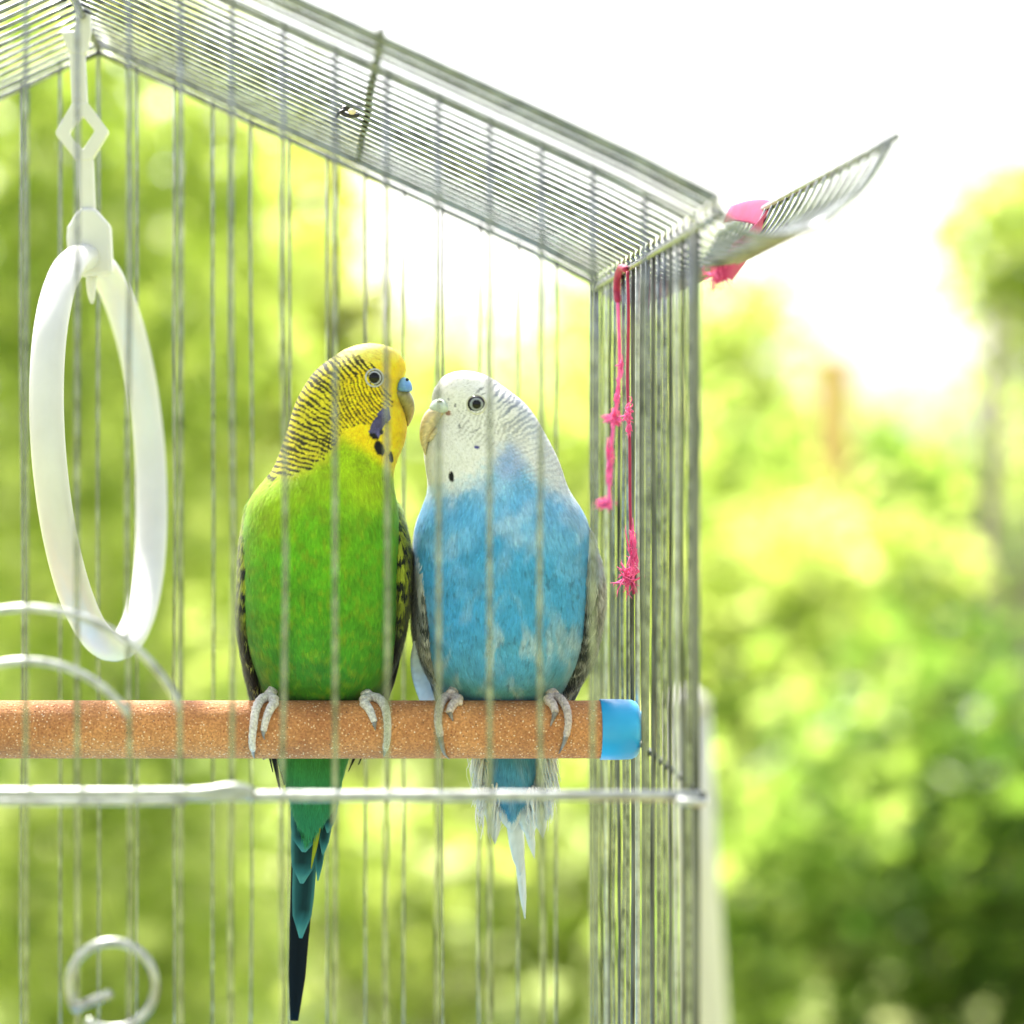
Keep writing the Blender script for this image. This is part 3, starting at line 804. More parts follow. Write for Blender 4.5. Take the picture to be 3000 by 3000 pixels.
# ---- green bird colours
def col_green(px, py, p):
    q = np.c_[px, py]
    n1 = vnoise(q, 34, 1) - 0.5; n2 = vnoise(q, 12, 2) - 0.5; n3 = vnoise(q, 90, 8) - 0.5; n4 = vnoise(q, 6, 12) - 0.5
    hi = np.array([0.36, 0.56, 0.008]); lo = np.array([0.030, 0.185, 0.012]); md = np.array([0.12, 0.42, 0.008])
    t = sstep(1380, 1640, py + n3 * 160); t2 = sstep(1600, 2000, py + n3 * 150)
    c = mix(mix(hi[None], md[None], t), lo[None], t2 * 0.8)  # yellow-green chest to green; the darker belly has its shade painted in
    teal = np.array([0.018, 0.20, 0.085])
    c = mix(c, teal[None], sstep(2060, 2420, py) * 0.85)
    c = mix(c, np.array([0.28, 0.36, 0.01])[None], np.clip(n2 * 1.1, 0, 1) * (py < 2050))
    c = c * (1 + n1 * 0.35 + n4 * 0.3)[:, None]
    wx, wy = px + n1 * 16 + n2 * 9, py + n2 * 12
    yb = np.interp(wx, [690, 830, 900, 960, 1000, 1060, 1110, 1160, 1230], [1408, 1392, 1376, 1335, 1285, 1312, 1345, 1392, 1400])
    ye = sstep(-34, 30, yb - wy)
    yel = mix(np.array([0.90, 0.68, 0.008])[None] + 0 * c, np.array([0.86, 0.80, 0.22])[None], 1 - sstep(1010, 1100, py + (px - 1080) * 0.2))  # paler crown: light on top of the head painted into the yellow
    yel = mix(yel, np.array([0.66, 0.62, 0.03])[None], sstep(1060, 960, px + n1 * 20) * 0.8)
    yel = yel * (1 + n2 * 0.25)[:, None]
    c = mix(c, yel, ye)
    # barring
    S = [(1000, 1012), (1040, 1040), (1086, 1064), (1108, 1086), (1122, 1132), (1146, 1160), (1148, 1184), (1122, 1216), (1088, 1242), (1050, 1252), (1004, 1264), (990, 1280),
         (962, 1332), (905, 1378), (800, 1404), (640, 1410), (640, 1000)]
    st = inpoly(wx, wy, S)
    warp = (vnoise(q, 26, 21) - 0.5) * 9 + (vnoise(q, 11, 22) - 0.5) * 4
    ang = np.arctan2(py - 1480, px - 1330)
    r = np.hypot(py - 1480, px - 1330)
    nape = (np.unwrap(np.mod(ang, 2 * np.pi)[:, None], axis=1)[:, 0]) * 530 + warp
    s1 = np.sin(nape * 2 * np.pi / 16.0)
    dash = vnoise(np.c_[nape / 16.0 * 30, r * 0.9], 27, 23)
    k1 = sstep(-0.12, 0.22, s1 + (dash - 0.5) * 1.7 + 0.04)
    rr = np.hypot(px - 1192, py - 1100) + warp * 0.5
    s2 = np.sin(rr * 2 * np.pi / 11.0)
    k2 = sstep(0.1, 0.7, s2 + (vnoise(q, 13, 25) - 0.5) * 0.8 + 0.1) * 0.95
    cheek = sstep(972, 992, px + n1 * 14) * sstep(1108, 1126, py + n2 * 8)
    k = (k1 * (1 - cheek) + k2 * cheek) * st
    k = k * (0.35 + 0.65 * sstep(1020, 1062, py + n1 * 20))
    c = mix(c, np.array([0.012, 0.014, 0.010])[None], k * 0.95)
    # cheek patch and throat spots
    vio = inpoly(px + n2 * 7, py + n2 * 7, [(1106, 1208), (1122, 1196), (1140, 1196), (1143, 1232), (1120, 1246), (1108, 1284), (1096, 1286), (1078, 1268), (1084, 1244), (1096, 1226)])
    c = mix(c, np.array([0.055, 0.06, 0.23])[None] * (1 + n2[:, None]), vio * 0.95)
    for e in ((1108, 1313, 14, 22, -0.3), (1143, 1338, 7, 17, -0.1), (1092, 1278, 15, 8, 0.5), (1114, 1264, 5, 8, 0), (1166, 1352, 4, 12, 0.3)):
        c = mix(c, np.array([0.006, 0.006, 0.006])[None], ell(px + n4 * 3, py + n4 * 4, *e))
    c = mix(c, np.array([0.30, 0.27, 0.14])[None], ell(px, py, 1122, 1118, 22, 22, 0, 0.5) * 0.5)
    return c

def col_green_wing(px, py, p):
    q = np.c_[px, py]; z3 = np.c_[p[:, 1] * 10000, py]
    n1 = vnoise(q, 18, 31) - 0.5
    # scalloped coverts: dark centres, yellow-green edges
    row = py / 34.0; off = (np.floor(row) % 2) * 0.5
    colx = (p[:, 1] * 1000) / 4.2 + px / 60.0 + off
    fx = colx - np.floor(colx) - 0.5; fy = row - np.floor(row)
    sc_ = np.hypot(fx * 1.9, (fy - 0.25) * 1.15)
    edge = sstep(0.52, 0.80, sc_ + n1 * 0.25)
    dark = np.array([0.010, 0.013, 0.010]); ye = np.array([0.36, 0.42, 0.035])
    c = mix(dark[None] + 0 * np.c_[px, px, px], ye[None], edge)
    stre = vnoise(np.c_[p[:, 1] * 3500 + px * 0.16, py * 0.02], 1.0, 33)
    fl = mix(np.array([0.008, 0.009, 0.008])[None] + 0 * c, np.array([0.30, 0.36, 0.10])[None], sstep(0.74, 0.86, stre) * 0.8)
    c = mix(c, fl, sstep(1740, 1880, py + n1 * 60))
    sh = np.array([0.16, 0.34, 0.012])
    c = mix(sh[None], c, sstep(1470, 1560, py + n1 * 40))
    return c

# ---- blue bird colours
def col_blue(px, py, p):
    q = np.c_[px, py]
    n1 = vnoise(q, 34, 41) - 0.5; n2 = vnoise(q, 12, 42) - 0.5; n3 = vnoise(q, 75, 43) - 0.5; n4 = vnoise(q, 6, 44) - 0.5; n5 = 0.6 * vnoise(np.c_[px + py * 0.5, py * 0.8 - px * 0.3], 60, 45) + 0.4 * vnoise(np.c_[px + py * 0.5, py * 0.6 - px * 0.3], 26, 48)
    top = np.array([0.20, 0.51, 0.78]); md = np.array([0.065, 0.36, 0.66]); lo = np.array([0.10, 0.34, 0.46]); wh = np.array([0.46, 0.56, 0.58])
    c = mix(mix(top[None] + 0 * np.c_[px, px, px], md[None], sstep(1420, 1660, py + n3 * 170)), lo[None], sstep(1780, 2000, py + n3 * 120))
    c = mix(c, np.array([0.46, 0.64, 0.80])[None], sstep(0.40, 0.86, n5) * 0.6 * (1 - sstep(1560, 1720, py)))
    side = np.abs(px - 1470) / 250
    sx = (px - 1470) - np.sign(px - 1470) * (py - 1700) * 0.30 + (vnoise(q, 50, 49) - 0.5) * 40
    n6 = 0.65 * vnoise(np.c_[sx, py * 0.32], 30, 46) + 0.35 * vnoise(np.c_[sx, py * 0.30], 11, 50)
    c = mix(c, wh[None], sstep(0.38, 0.84, n6 + 0.16 * (side - 0.4)) * sstep(1680, 1920, py + n3 * 120) * 0.72)
    c = mix(c, np.array([0.03, 0.10, 0.16])[None], sstep(0.80, 0.90, vnoise(q, 9, 47)) * 0.5 * sstep(1500, 1700, py))
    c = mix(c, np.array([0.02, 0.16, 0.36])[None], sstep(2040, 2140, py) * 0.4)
    c = c * (1 + n1 * 0.25 + n4 * 0.25)[:, None]
    # white head
    wx, wy = px + n1 * 18 + n2 * 8, py + n2 * 22 + n1 * 10
    yb = np.interp(wx, [1200, 1254, 1310, 1360, 1400, 1435, 1470, 1495, 1530, 1560, 1600, 1670], [1432, 1440, 1432, 1412, 1385, 1335, 1305, 1322, 1362, 1392, 1424, 1456])
    wv = sstep(-58, 40, yb - wy + n4 * 14)
    whi = np.array([0.84, 0.84, 0.80])
    c = mix(c, whi[None] * (1 + n2 * 0.10)[:, None], wv)
    c = mix(c, np.array([0.36, 0.44, 0.76])[None], ell(wx, wy, 1480, 1350, 46, 52, 0, 0.6) * 0.55)
    warp = (vnoise(q, 26, 51) - 0.5) * 10 + (vnoise(q, 11, 52) - 0.5) * 5
    ang = np.arctan2(py - 1500, px - 1110); r = np.hypot(py - 1500, px - 1110)
    nape = ang * 520 + warp
    s1 = np.sin(nape * 2 * np.pi / 16.0)
    dash = vnoise(np.c_[nape / 16.0 * 30, r * 0.9], 27, 53)
    reg = sstep(1405, 1440, px + n1 * 20 - (py - 1105) * 0.28) * sstep(1440, 1330, py + n1 * 40 - (px - 1500) * 0.5)
    k1 = sstep(0.1, 0.6, s1 + (dash - 0.5) * 1.6) * reg * (0.80 - 0.55 * sstep(1180, 1330, py))
    c = mix(c, np.array([0.16, 0.20, 0.29])[None], k1)
    c = mix(c, np.array([0.40, 0.52, 0.70])[None], reg * 0.28 * sstep(1500, 1560, px + (1250 - py) * 0.4) * wv)
    rr = np.hypot(px - 1275, py - 1190) + warp * 0.6
    k2 = sstep(0.25, 0.8, np.sin(rr * 2 * np.pi / 12.0) + (vnoise(q, 13, 55) - 0.5) * 1.1) * ell(px, py, 1410, 1252, 92, 62, 0.3, 0.4) * 0.55
    c = mix(c, np.array([0.30, 0.29, 0.28])[None], k2)
    k3 = sstep(0.3, 0.8, np.sin(nape * 2 * np.pi / 13.0) + (vnoise(q, 15, 57) - 0.5) * 1.3) * ell(px, py, 1560, 1340, 100, 100, 0.5, 0.5) * 0.30
    c = mix(c, np.array([0.34, 0.32, 0.33])[None], k3)
    for e in ((1317, 1394, 7.5, 15, -0.1),):
        c = mix(c, np.array([0.006, 0.006, 0.006])[None], ell(px + n4 * 3, py + n4 * 4, *e))
    c = mix(c, np.array([0.06, 0.06, 0.28])[None], ell(px + n4 * 4, py + n4 * 4, 1389, 1310, 8, 5))
    c = mix(c, np.array([0.30, 0.08, 0.02])[None], ell(px + n4 * 4, py + n4 * 4, 1309, 1212, 7, 8) * 0.8)
    for i, (ex, ey, rx, ry, ro) in enumerate([(1398, 1146, 15, 3.2, -0.7), (1408, 1158, 10, 2.4, -0.5), (1328, 1190, 3, 6, 0.2), (1310, 1172, 2.4, 5, 0.1), (1386, 1262, 16, 3, -0.6), (1340, 1250, 3, 7, 0), (1372, 1208, 3, 5, 0.2)]):
        c = mix(c, np.array([0.10, 0.11, 0.14])[None], ell(px + n4 * 3, py + n4 * 3, ex, ey, rx, ry, ro) * 0.7)
    return c

def col_blue_wing(px, py, p):
    q = np.c_[px, py]
    stre = vnoise(np.c_[p[:, 1] * 2600 + px * 0.12 + vnoise(q, 60, 61) * 2.5, py * 0.012], 1.0, 62)
    c = mix(np.array([0.035, 0.042, 0.042])[None] + 0 * np.c_[px, px, px], np.array([0.30, 0.30, 0.27])[None], sstep(0.25, 0.6, stre))
    c = mix(c, np.array([0.55, 0.54, 0.50])[None], sstep(0.66, 0.8, stre) * 0.8)
    c = mix(np.array([0.40, 0.48, 0.56])[None], c, sstep(1600, 1760, py + (vnoise(q, 30, 63) - 0.5) * 90))
    return c

def flow_for(face_px, face_py, head_to):
    fp = Loft.world(np.array([float(face_px)]), np.array([float(face_py)]), np.array([-3.0]))[0]
    def flow(px, py, p):
        away = p - fp; away /= np.linalg.norm(away, axis=1)[:, None] + 1e-9
        down = np.tile(np.array([0, 0.12, -1.0]), (len(p), 1))
        # spread outwards over the belly
        down[:, 0] += 0.0
        w = sstep(head_to, head_to - 180, py)[:, None]
        return away * w + down * (1 - w)
    return flow

def blade(name, spine, widths, up, colfun, mat, parent, camber=0.18, nx=7, point=None):
    """a feather: cambered vane along a spine; colfun(u along 0..1, v across -1..1) -> rgb"""
    sp = smooth_path(spine, 26)
    t = np.gradient(sp, axis=0); t /= np.linalg.norm(t, axis=1)[:, None]
    u = np.linspace(0, 1, 26)
    w = np.interp(u, np.linspace(0, 1, len(widths)), widths)
    s = np.cross(t, np.array(up, float)[None]); s /= np.linalg.norm(s, axis=1)[:, None]
    nn = np.cross(s, t)
    vs = np.linspace(-1, 1, nx)
    V = sp[:, None] + s[:, None] * (w[:, None] * vs[None])[..., None] + nn[:, None] * ((camber * w[:, None]) * (1 - np.abs(vs[None]) ** 1.5))[..., None]
    q = np.random.default_rng(len(name) + int(abs(sp[0, 0]) * 1e6) % 1000)
    V = V + nn[:, None] * (q.normal(size=(26, nx)) * 0.00004)[..., None]
    C = np.array([[colfun(a, b) for b in vs] for a in u]).reshape(-1, 3)
    C = C * (1 + q.normal(size=(len(C), 1)) * 0.06)
    i = np.arange(25)[:, None]; j = np.arange(nx - 1)[None]
    Fc = np.stack([i * nx + j, (i + 1) * nx + j, (i + 1) * nx + j + 1, i * nx + j + 1], -1).reshape(-1, 4)
    o = mesh(name, V.reshape(-1, 3), Fc, mat, parent, colors=np.clip(C, 0, 0.9))
    so = o.modifiers.new('thick', 'SOLIDIFY'); so.thickness = 0.00012
    return o

def ellipsoid(name, c, r, mat, parent, colfun=None, nu=20, nv=28, deform=None):
    V, C = [], []
    for i in range(nu + 1):
        th = math.pi * i / nu
        for j in range(nv):
            ph = 2 * math.pi * j / nv
            d = np.array([math.sin(th) * math.cos(ph), math.sin(th) * math.sin(ph), math.cos(th)])
            if deform: d = deform(d)
            V.append(c + d * r); C.append(colfun(d) if colfun else (0.5, 0.5, 0.5))
    Fc = np.array([(i * nv + j, (i + 1) * nv + j, (i + 1) * nv + (j + 1) % nv, i * nv + (j + 1) % nv) for i in range(nu) for j in range(nv)])
    return mesh(name, V, Fc, mat, parent, colors=np.array(C))

def eye(bird, L, px, py, pupil, iris, rim, ring_in, ring_out, iris_col, ring_col, yaw=0.0):
    """eyeball set in a bare skin ring; radii in photo pixels"""
    mm = 1 / S / 1000
    c = L.front(px, py, -0.55)
    Rr = rim * mm
    cy, sy = math.cos(yaw), math.sin(yaw)
    def cf(d):
        rho = math.hypot(d[0], d[2]) * rim
        if d[1] > 0.2: return (0.01, 0.01, 0.01)
        if rho < pupil: return (0.004, 0.004, 0.005)
        if rho < iris: return iris_col
        return (0.010, 0.010, 0.012)
    e = ellipsoid('eye', c, np.array([Rr, Rr * 0.72, Rr]), M['eye'], bird, cf, nu=48, nv=56)
    pts = []
    rm = (ring_in + ring_out) / 2 * mm; tr = (ring_out - ring_in) / 2 * mm
    ctr = np.array([L.front(px + rm / mm * math.cos(a), py + rm / mm * math.sin(a), 0.12) for a in np.linspace(0, 2 * np.pi, 40, endpoint=False)])
    V, Fc = tube_geo(ctr, tr, 8, closed=True, r2=tr * 0.75)
    C = np.tile(np.array(ring_col), (len(V), 1)) * (0.9 + 0.2 * rng.random((len(V), 1)))
    mesh('eye_ring', V, Fc, M['skin'], e, colors=C)
    return e

def hooked(name, spine_mm, rin, rout, bird, colfun, segs=22, n=36):
    """beak: bent horn swept along a spine in the picture plane"""
    sp = smooth_path(spine_mm, n)
    u = np.linspace(0, 1, n)
    a = np.interp(u, np.linspace(0, 1, len(rin)), rin); b = np.interp(u, np.linspace(0, 1, len(rout)), rout)
    V, Fc = tube_geo(sp, b, segs, r2=a, refdir=(0, 1, 0))
    C = np.array([colfun(u[i // segs], V[i]) for i in range(len(V))])
    return mesh(name, V, Fc, M['horn'], bird, colors=np.clip(C, 0, 0.9))

def toe(name, path, r0, r1, claw_to, bird_foot, skin, claw_r=0.00075):
    """toe lying over the perch; path in photo pixels"""
    def on(px, py, r, back=False):
        dz = (2137 - py) / S / 1000
        R = RP + r * 0.75
        y = math.sqrt(max(0.0, R * R - dz * dz)) if abs(dz) < R else 0.0
        z = ZP + (dz if abs(dz) < R + 0.0035 else math.copysign(R + 0.0035, dz))
        return np.array([(px - CX) / F * DP, YP + (y if back else -y), z])
    back = path[0] == 'back'
    pp = path[1:] if back else path
    n = 44
    pts = smooth_path([on(a, b, r0, back) for a, b in pp], n)
    u = np.linspace(0, 1, n)
    r = (r0 * 1.12 + (r1 - r0 * 1.12) * u) * (1 + 0.05 * np.sin(u * 2 * np.pi * 13))
    r[0] *= 0.6
    r[-1] *= 0.75
    V, Fc = tube_geo(pts, r, 12)
    t = mesh(name, V, Fc, skin, bird_foot)
    if claw_to:
        e = [pts[-2]] + [on(a, b, claw_r * 0.8, back) for a, b in claw_to]
        cp = smooth_path(e, 12)
        V, Fc = tube_geo(cp, np.linspace(r1 * 0.86, 0.00012, 12), 10)
        mesh('claw', V, Fc, M['claw'], t)
    return t

def feet(bird, spec, skin):
    for f in spec:
        ft = None
        # ankle pad hidden in the belly feathers, the toes leave it over the perch
        ax, ay = f['pad']
        c = Loft.world(np.array([float(ax)]), np.array([float(ay)]), np.array([0.5]))[0]
        c[2] = max(c[2], ZP + RP + 0.0006)
        ft = mesh('foot', *tube_geo(smooth_path([c + [0, 0.004, 0.006], c + [0, 0.002, 0.0025], c + [f['dir'] * 0.0012, -0.001, 0.0006]], 10), np.linspace(0.0012, 0.0017, 10), 12), skin, bird)
        for tt in f['toes']:
            toe('toe', tt['path'], tt['r'][0], tt['r'][1], tt.get('claw'), ft, skin)

# ================= green bird
GR = [(1007, 1084, 1086), (1009, 1066, 1106), (1013, 1044, 1126), (1019, 1026, 1143), (1028, 1005, 1159), (1043, 984, 1175), (1058, 958, 1186), (1074, 936, 1190), (1102, 911, 1186),
      (1120, 900, 1174), (1136, 891, 1167), (1167, 872, 1168), (1198, 861, 1181), (1230, 852, 1190), (1261, 844, 1192), (1292, 832, 1186), (1323, 822, 1174), (1354, 811, 1160),
      (1385, 796, 1151), (1416, 768, 1151), (1447, 742, 1156), (1478, 728, 1162), (1540, 714, 1170), (1593, 708, 1174), (1655, 705, 1172), (1717, 705, 1169), (1780, 707, 1167),
      (1842, 714, 1163), (1904, 728, 1157), (1966, 750, 1147), (2028, 768, 1126), (2053, 778, 1108), (2100, 795, 1072), (2160, 808, 1042), (2222, 819, 1018), (2350, 852, 984), (2400, 868, 950), (2446, 893, 906)]
BDEP = [(1007, 0.1), (1009, 2.0), (1013, 4.0), (1019, 5.8), (1028, 7.4), (1043, 9.0), (1074, 11.0), (1136, 12.2), (1230, 13.2), (1323, 14.8), (1385, 16.8), (1447, 19), (1540, 21.5),
        (1655, 22.5), (1780, 22), (1904, 19), (1966, 16.5), (2028, 13), (2053, 11), (2100, 9), (2222, 6.5), (2350, 4.5), (2446, 0.6)]
BOFF = [(1007, 1), (1323, 0), (1540, 0), (1780, 2), (1904, 5), (1966, 7), (2028, 12), (2053, 15), (2100, 19.5), (2160, 19.5), (2222, 18), (2350, 16.5), (2446, 16.5)]
def make_bird(name, label, loc, rows, dep, off, colf, face, head_to, nbody, nhead, seed):
    b = thing(name, loc, label, 'bird', None)
    L = Loft(rows, dep, off)
    C = colf(L.px, L.pyv, L.V)
    body = mesh('body', L.V, L.faces, M['plumage'], b, colors=np.clip(C, 0, 0.9))
    fl = flow_for(face[0], face[1], head_to)
    hw = lambda px, py, p: sstep(head_to + 10, head_to - 30, py)
    bw = lambda px, py, p: sstep(head_to - 40, head_to + 20, py)
    V1, T1, C1 = strands(L.V, L.faces, nhead, colf, fl, lambda x, y: 0.0011 + 0 * x, lambda x, y: 0.00026 + 0 * x, 0.00018, seed, hw, 0.12)
    V2, T2, C2 = strands(L.V, L.faces, nbody, colf, fl, lambda x, y: 0.0030 + 0.0012 * sstep(1700, 2000, y), lambda x, y: 0.00021 + 0 * x, 0.00024, seed + 1, bw, 0.12)
    pl = mesh('plumage', np.vstack([V1, V2]), np.vstack([T1, T2 + len(V1)]), M['plumage'], body, smooth=False, colors=np.vstack([C1, C2]))
    pl['kind'] = 'stuff'
    return b, L, fl

def make_wing(b, rows, dep, off, colf, fl, seed, count, lift=0.0005):
    L = Loft(rows, dep, off, nrow=140, nseg=120)
    w = mesh('wing', L.V, L.faces, M['plumage'], b, colors=np.clip(colf(L.px, L.pyv, L.V), 0, 0.9))
    V1, T1, C1 = strands(L.V, L.faces, count, colf, fl, lambda x, y: 0.0034 + 0 * x, lambda x, y: 0.00030 + 0 * x, lift, seed, None, 0.15)
    c = mesh('coverts', V1, T1, M['plumage'], w, smooth=False, colors=C1)
    c['kind'] = 'stuff'
    return w

zt = ZP + RP
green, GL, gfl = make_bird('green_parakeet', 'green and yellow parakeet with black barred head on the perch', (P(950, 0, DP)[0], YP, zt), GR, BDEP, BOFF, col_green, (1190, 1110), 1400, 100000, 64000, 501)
WDEP = [(1440, 0.5), (1480, 7), (1540, 13), (1655, 17), (1780, 16.5), (1904, 13), (1966, 10), (2028, 7), (2070, 4.5)]
WOFF = [(1440, 6), (1540, 8), (1780, 11), (1904, 14), (1966, 15), (2070, 18)]
make_wing(green, [(1455, 1150, 1153), (1480, 1138, 1168), (1540, 1135, 1189), (1593, 1135, 1201), (1655, 1137, 1207), (1717, 1139, 1205), (1780, 1141, 1200), (1842, 1139, 1190), (1904, 1131, 1176), (1966, 1113, 1153), (2028, 1090, 1128), (2066, 1085, 1108)], WDEP, WOFF, col_green_wing, gfl, 601, 9000)
make_wing(green, [(1450, 745, 748), (1480, 724, 760), (1540, 711, 760), (1593, 702, 752), (1655, 698, 750), (1717, 696, 748), (1780, 692, 746), (1842, 694, 748), (1904, 704, 752), (1966, 714, 768), (2028, 728, 785), (2066, 742, 790)], WDEP, WOFF, col_green_wing, gfl, 602, 9000)

def W(px, py, dep):
    return P(px, py, DP + dep / 1000)
UPN = (0, -1, 0)
def dark_feather(edge, core):
    edge = np.array(edge); core = np.array(core)
    return lambda u, v: core * (1 - max(0, abs(v) - 0.72) / 0.28) + edge * (max(0, abs(v) - 0.72) / 0.28)
k_black = dark_feather((0.30, 0.32, 0.12), (0.008, 0.009, 0.008))
mmw = 1 / S / 1000
# flight feathers of the folded wings, passing behind the perch
for (a, wd) in (([(716, 1860, 3), (738, 1990, 9), (768, 2120, 15), (800, 2262, 20)], 10), ([(733, 1850, 4), (757, 1980, 10), (785, 2120, 16), (824, 2330, 21)], 15),
                ([(742, 1850, 7), (775, 2000, 13), (800, 2130, 18), (833, 2300, 22)], 14)):
    blade('flight_feather', [W(*q) for q in a], np.array([0.6, 1, 1, 0.95, 0.7, 0.1]) * wd * mmw, (-0.5, -0.85, 0), k_black, M['feather'], green)
for (a, wd) in (([(1176, 1850, 4), (1150, 1985, 10), (1100, 2120, 18), (1050, 2240, 22)], 12), ([(1160, 1850, 6), (1130, 1990, 12), (1080, 2120, 20), (1020, 2260, 24)], 14)):
    blade('flight_feather', [W(*q) for q in a], np.array([0.6, 1, 1, 0.95, 0.7, 0.1]) * wd * mmw, (0.5, -0.85, 0), k_black, M['feather'], green)
# tail: black centre pair, graduated teal side feathers in front of it
k_cent = lambda u, v: np.array([0.004, 0.006, 0.007]) * (1 + 0.6 * abs(v))
blade('tail_feather', [W(905, 2150, 21), W(886, 2450, 27), W(876, 2750, 33), W(862, 2990, 38)], np.array([20, 26, 30, 30, 30, 26, 12]) * mmw, UPN, k_cent, M['feather'], green)
blade('tail_feather', [W(915, 2150, 20.5), W(900, 2450, 26.5), W(886, 2720, 32.5), W(870, 2955, 37.5)], np.array([18, 24, 26, 25, 23, 18, 5]) * mmw, UPN, k_cent, M['feather'], green)
def teal(side):
    dk = np.array([0.006, 0.030, 0.032]); tl = np.array([0.040, 0.20, 0.20]); gn = np.array([0.12, 0.32, 0.24])
    def f(u, v):
        k = min(1.0, max(0.0, (u - 0.84) / 0.12))               # dark towards the base, pale green tip and rim
        e = max(0.0, abs(v) - 0.6) / 0.4
        w = max(k, e * 0.8, 0.35 * max(0.0, v * side))  # last term: one vane edge painted brighter, as lit from that side
        c = dk * (1 - w) + tl * w
        g = max(0.0, (u - 0.92) / 0.08) * 0.6 + e * 0.25
        return c * (1 - g) + gn * g
    return f
for (tip, tx, x_top, wd, dp, sd) in ((2748, 881, 905, 36, 25, 1), (2588, 884, 905, 42, 22.5, -1), (2496, 890, 905, 47, 20, -1)):
    blade('tail_feather', [W(x_top, 2180, dp - 5), W((x_top + tx) / 2, 2180 + (tip - 2180) * 0.6, dp - 1.5), W(tx, tip, dp)], np.array([0.7, 1, 1, 1, 1, 0.98, 0.93, 0.80, 0.12]) * wd * mmw, UPN, teal(sd), M['feather'], green)
for (tip, tx, x_top, wd, dp, sd) in ((2580, 931, 958, 17, 21.8, -1), (2505, 946, 964, 22, 20.2, -1), (2440, 960, 968, 24, 18.8, -1)):
    blade('tail_feather', [W(x_top, 2200, dp - 4), W((x_top + tx) / 2 + 4, 2350, dp - 1), W(tx, tip, dp)], np.array([0.7, 1, 1, 1, 1, 0.95, 0.85, 0.65, 0.10]) * wd * mmw, UPN, teal(sd), M['feather'], green)
k_yel = lambda u, v: np.array([0.30, 0.33, 0.02]) * (1 - 0.2 * abs(v))
blade('tail_feather', [W(940, 2300, 17.5), W(930, 2430, 18.6), W(912, 2545, 20.6)], np.array([0.5, 1, 1, 0.7, 0.1]) * 9 * mmw, UPN, k_yel, M['feather'], green)

eye(green, GL, 1094, 1110, 15.5, 20.0, 23.0, 21.5, 28, (0.30, 0.32, 0.34), (0.38, 0.40, 0.41))
# a second eye on the far side of the head
def far_eye(b, L, px, py):
    c = L.front(px, py, 0); xl, xr = np.interp(py, L.py, L.xl), np.interp(py, L.py, L.xr)
    cyv = np.interp(py, L.py, L.cy); c = np.array([c[0], 2 * (YP + cyv / 1000) - c[1] - 0.0004, c[2]])
    ellipsoid('eye', c, np.array([0.0021, 0.0015, 0.0021]), M['eye'], b, lambda d: (0.006, 0.006, 0.007))
far_eye(green, GL, 1094, 1110)
def lobes(d):
    k = 1 + 0.10 * abs(d[1]) - 0.12 * (1 - abs(d[1])) ** 2 * (d[2] > -0.2)
    z = d[2] if d[2] > -0.55 else -0.55 - (abs(d[2]) - 0.55) * 0.35          # flat where it meets the beak
    return np.array([d[0] * (1.06 - 0.22 * d[2]), d[1] * (1.0 - 0.15 * d[2]), z]) * k
gc = W(1183, 1130, -0.4)
def cere_green(d):
    n = 0.5 + 0.5 * math.sin(d[0] * 9 + d[2] * 7) * math.sin(d[2] * 11 - d[0] * 5)
    top = max(0.0, d[2])
    return np.array([0.10, 0.22, 0.55]) * (1 - 0.6 * top - 0.2 * n) + np.array([0.24, 0.56, 0.76]) * (0.6 * top + 0.2 * n)
ce = ellipsoid('cere', gc, np.array([24, 0, 26]) * mmw + np.array([0, 0.0046, 0]), M['skin'], green, cere_green, deform=lobes)
ellipsoid('nostril', W(1193, 1112, -4.2), np.array([0.00045, 0.0003, 0.00045]), M['skin'], ce, lambda d: (0.01, 0.015, 0.03))
def horn_green(u, v):
    n = vnoise(np.array([[v[0] * 1e5, v[2] * 1e5]]), 30, 71)[0]
    base = np.array([0.17, 0.165, 0.07]) * (1 - u) + np.array([0.28, 0.23, 0.07]) * u
    return base * (0.7 + 0.6 * n)
hooked('beak', [W(1158, 1150, 0.4), W(1180, 1164, 0.4), W(1193, 1188, 0.4), W(1198, 1216, 0.4), W(1195, 1249, 0.4)], np.array([25, 26, 24, 19, 11, 2]) * mmw, np.array([0.0040, 0.0041, 0.0037, 0.0028, 0.0018, 0.0004]), green, horn_green)
hooked('lower_beak', [W(1165, 1196, 0.4), W(1180, 1206, 0.4), W(1188, 1218, 0.4)], np.array([10, 9, 4]) * mmw, np.array([0.003, 0.0026, 0.001]), green, horn_green, n=12)

feet(green, [
    dict(pad=(800, 2046), dir=-1, toes=[
        dict(path=[(806, 2050), (790, 2042), (768, 2046), (752, 2070), (744, 2120), (740, 2165), (743, 2192)], r=(0.00135, 0.00095), claw=[(743, 2204), (746, 2219)]),
        dict(path=[(806, 2054), (792, 2072), (780, 2102), (773, 2134)], r=(0.00125, 0.0009), claw=[(773, 2146), (776, 2158)]),
        dict(path=['back', (800, 2050), (780, 2100), (776, 2190), (774, 2216), (773, 2224)], r=(0.0012, 0.0008), claw=[(771, 2226)])]),
    dict(pad=(1066, 2046), dir=1, toes=[
        dict(path=[(1062, 2050), (1082, 2042), (1106, 2044), (1124, 2062), (1132, 2100), (1132, 2150), (1127, 2190)], r=(0.00135, 0.00095), claw=[(1125, 2200), (1122, 2212)]),
        dict(path=[(1064, 2054), (1080, 2072), (1090, 2094), (1095, 2108)], r=(0.00125, 0.0009), claw=[(1096, 2118), (1098, 2132)]),
        dict(path=['back', (1066, 2050), (1070, 2100), (1072, 2180)], r=(0.0012, 0.0008), claw=[(1072, 2205)])])], M['toe'])

